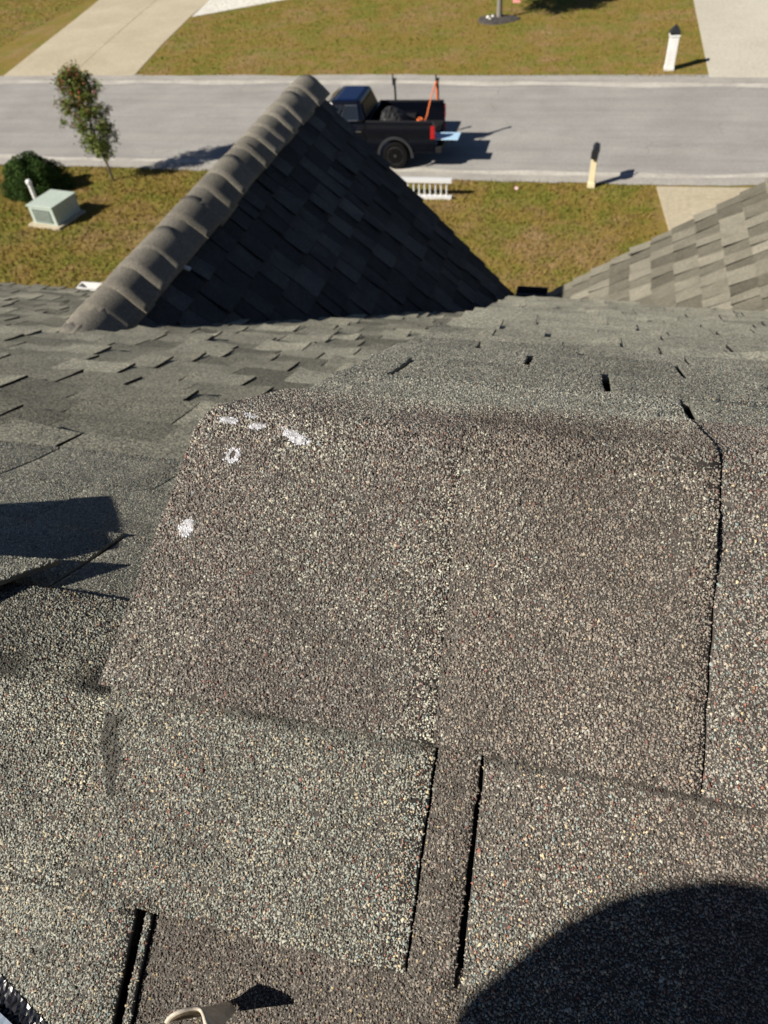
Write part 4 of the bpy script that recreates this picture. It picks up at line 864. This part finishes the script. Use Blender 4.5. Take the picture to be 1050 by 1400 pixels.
fl = empty('garden_flag', (-4.45, 42.3, 0), 'small red and pink garden flag on a thin pole beside the grey trunk', 'flag')
MB().tube([(0, 0, 0), (0, 0, 1.15), (.40, 0, 1.15)], .012, 6).build('pole', M_DARK, fl); MB().box(.03, .40, -.004, .004, .72, 1.13).build('banner', M_RED, fl); MB().box(.03, .40, -.005, .005, .40, .715).build('banner', mat('pink_cloth', (.75, .32, .28), .8), fl)
lt = MB().hexa([(-.05, -.04, .0), (.06, -.05, .0), (.05, .05, .0), (-.05, .05, .0)], [(-.04, -.03, .05), (.05, -.02, .07), (.03, .04, .04), (-.04, .04, .06)]).build('litter', mat('pale_pink_paper', (.75, .5, .48), .8)); lt.location = (-2.0, 22.33, .02); tag(lt, 'scrap of pale pink paper lying on the lawn near the street edge', 'litter')
# fleck of metal by the ridge of the dark gable
fm = MB().hexa([(-.016, -.008, 0), (.014, -.012, 0), (.018, .01, 0), (-.012, .013, 0)], [(-.016, -.008, .004), (.014, -.012, .006), (.018, .01, .003), (-.012, .013, .005)]).build('flashing_tab', M_ALU, house); fm.location = GR(.150, 2.46, .02); fm.rotation_euler = (.2, .5, .4)

# ------------------------------------------------------------------ the person holding the phone, whose head shades the lower right of the roof
per = empty('person', (-.46, -.55, EYE - .838), 'person in charcoal beanie, blue shirt and jeans kneeling on the roof with a phone', 'person')
def build_person():
    V, R, E, part = [], [], [], []
    def add(p, r, frm=None, rx=None):
        V.append(Vector((p[0], p[1], p[2] + EYE)) - Vector(per.location)); R.append((r, rx or r))
        if frm is not None: E.append((frm, len(V) - 1))
        return len(V) - 1
    pel = add((-.46, -.55, -.71), .125); wai = add((-.455, -.53, -.53), .115, pel); che = add((-.445, -.48, -.33), .135, wai); nb = add((-.435, -.43, -.16), .085, che)
    nk = add((-.428, -.405, -.09), .055, nb); h1 = add((-.42, -.378, -.005), .078, nk); h2 = add((-.415, -.365, .065), .075, h1)
    add((-.40, -.262, .00), .012, h1)
    for s, sh, el, wr, pa in ((1, (-.29, -.43, -.19), (-.17, -.32, -.36), (-.085, -.135, -.095), (-.060, -.092, -.050)), (-1, (-.59, -.45, -.19), (-.69, -.38, -.42), (-.635, -.27, -.535), (-.63, -.22, -.545))):
        a = add(sh, .062, nb); b = add(el, .045, a); c = add(wr, .028, b); d = add(pa, .030, c)
        ax = (Vector(pa) - Vector(wr)).normalized(); sd = ax.cross(Vector((.3, .5, .8))).normalized(); nn = ax.cross(sd)
        for k, (o, l) in enumerate(((-.030, .062), (-.011, .075), (.010, .072), (.028, .056))):
            p0 = Vector(pa) + sd * o + ax * .012; q = add(p0, .0105, d); q2 = add(p0 + ax * l * .55 - nn * .010, .0092, q); add(p0 + ax * l * .80 - nn * .030, .0080, q2)
        p0 = Vector(pa) + sd * -.030 - ax * .02; q = add(p0 - sd * .018 + ax * .01, .0120, d); add(p0 - sd * .026 + ax * .042 - nn * .012, .0095, q)
    for s, hip, kn, an, toe in ((1, (-.37, -.53, -.72), (-.33, -.23, -.575), (-.34, -.60, -.815), (-.345, -.74, -.915)), (-1, (-.56, -.54, -.72), (-.625, -.24, -.585), (-.585, -.61, -.82), (-.58, -.75, -.92))):
        a = add(hip, .098, pel); b = add(kn, .066, a); c = add(an, .046, b); add(toe, .042, c)
    me = bpy.data.meshes.new('body'); me.from_pydata(V, E, []); o = link('body', me, per)
    sk = o.modifiers.new('skin', 'SKIN'); lay_ = me.skin_vertices[0].data
    for i, (r, rx) in enumerate(R): lay_[i].radius = (r, rx); lay_[i].use_root = (i == 0)
    sk.use_smooth_shade = True
    sb = o.modifiers.new('sub', 'SUBSURF'); sb.levels = 2; sb.render_levels = 2
    dg = bpy.context.evaluated_depsgraph_get(); m2 = bpy.data.meshes.new_from_object(o.evaluated_get(dg)); o.modifiers.clear(); o.data = m2; m2.name = 'body'
    shirt, jeans, skin, shoe = mat('blue_shirt', (.10, .16, .28), .9), mat('denim', (.05, .07, .12), .9), mat('skin', (.50, .30, .21), .55), mat('boot_leather', (.10, .065, .04), .6)
    m2.materials.clear()
    for q in (shirt, jeans, skin, shoe): m2.materials.append(q)
    for p in m2.polygons:
        c = p.center + Vector(per.location) - Vector((0, 0, EYE)); k = 0
        if c.z > -.115 and c.x < -.30: k = 2
        if c.z < -.60 and not (c.x < -.6 and c.y > -.3 and c.z > -.57): k = 1
        if c.y < -.62 and c.z < -.80: k = 3
        if c.x > -.115: k = 2
        if c.x < -.585 and c.y > -.275 and c.z > -.575: k = 2
        p.material_index = k; p.use_smooth = True
    H0 = Vector((-.415, -.365, EYE + .055)) - Vector(per.location)
    MB().lathe([(.088, -.058), (.098, -.048), (.099, -.020), (.100, .0), (.097, .030), (.086, .058), (.062, .083), (.032, .095), (.004, .099)], H0, 'z', 32).build('beanie', mat('charcoal_knit', (.03, .03, .033), .95), per, smooth=True)
    MB().lathe([(.079, -.085), (.091, -.05), (.0935, -.012)], H0 + Vector((0, -.012, 0)), 'z', 24).build('hair', mat('brown_hair', (.05, .032, .02), .8), per, smooth=True)
    for s in (-1, 1):
        MB().lathe([(.002, -.010), (.009, -.006), (.011, 0), (.009, .006), (.002, .010)], H0 + Vector((s * .030, .078, -.035)), 'y', 12).build('eye', mat('eye_white', (.75, .73, .7), .3), per, smooth=True)
        MB().lathe([(.004, -.010), (.018, -.004), (.022, .004), (.010, .010)], H0 + Vector((s * .090, -.005, -.045)), 'x', 12).build('ear', m2.materials[2], per, smooth=True)
    MB().box(H0.x - .024, H0.x + .024, H0.y + .070, H0.y + .086, H0.z - .105, H0.z - .097).build('mouth', mat('lips', (.35, .14, .12), .5), per, bevel=.003)
build_person()
per.location = per.location + Vector((0, -.010, -.006))
ph = MB()
o_ = Vector((0, 0, EYE)); c0 = o_ - CC * .010 + CB * -.045 + CA * .012
q = lambda a, b, c: c0 + CA * a + CB * b + CC * c
ph.hexa([q(-.036, -.075, -.0045), q(.036, -.075, -.0045), q(.036, .075, -.0045), q(-.036, .075, -.0045)], [q(-.036, -.075, .0045), q(.036, -.075, .0045), q(.036, .075, .0045), q(-.036, .075, .0045)])
tag(ph.build('phone', M_DARK, bevel=.003), 'black phone held above the ridge by the kneeling person', 'phone')
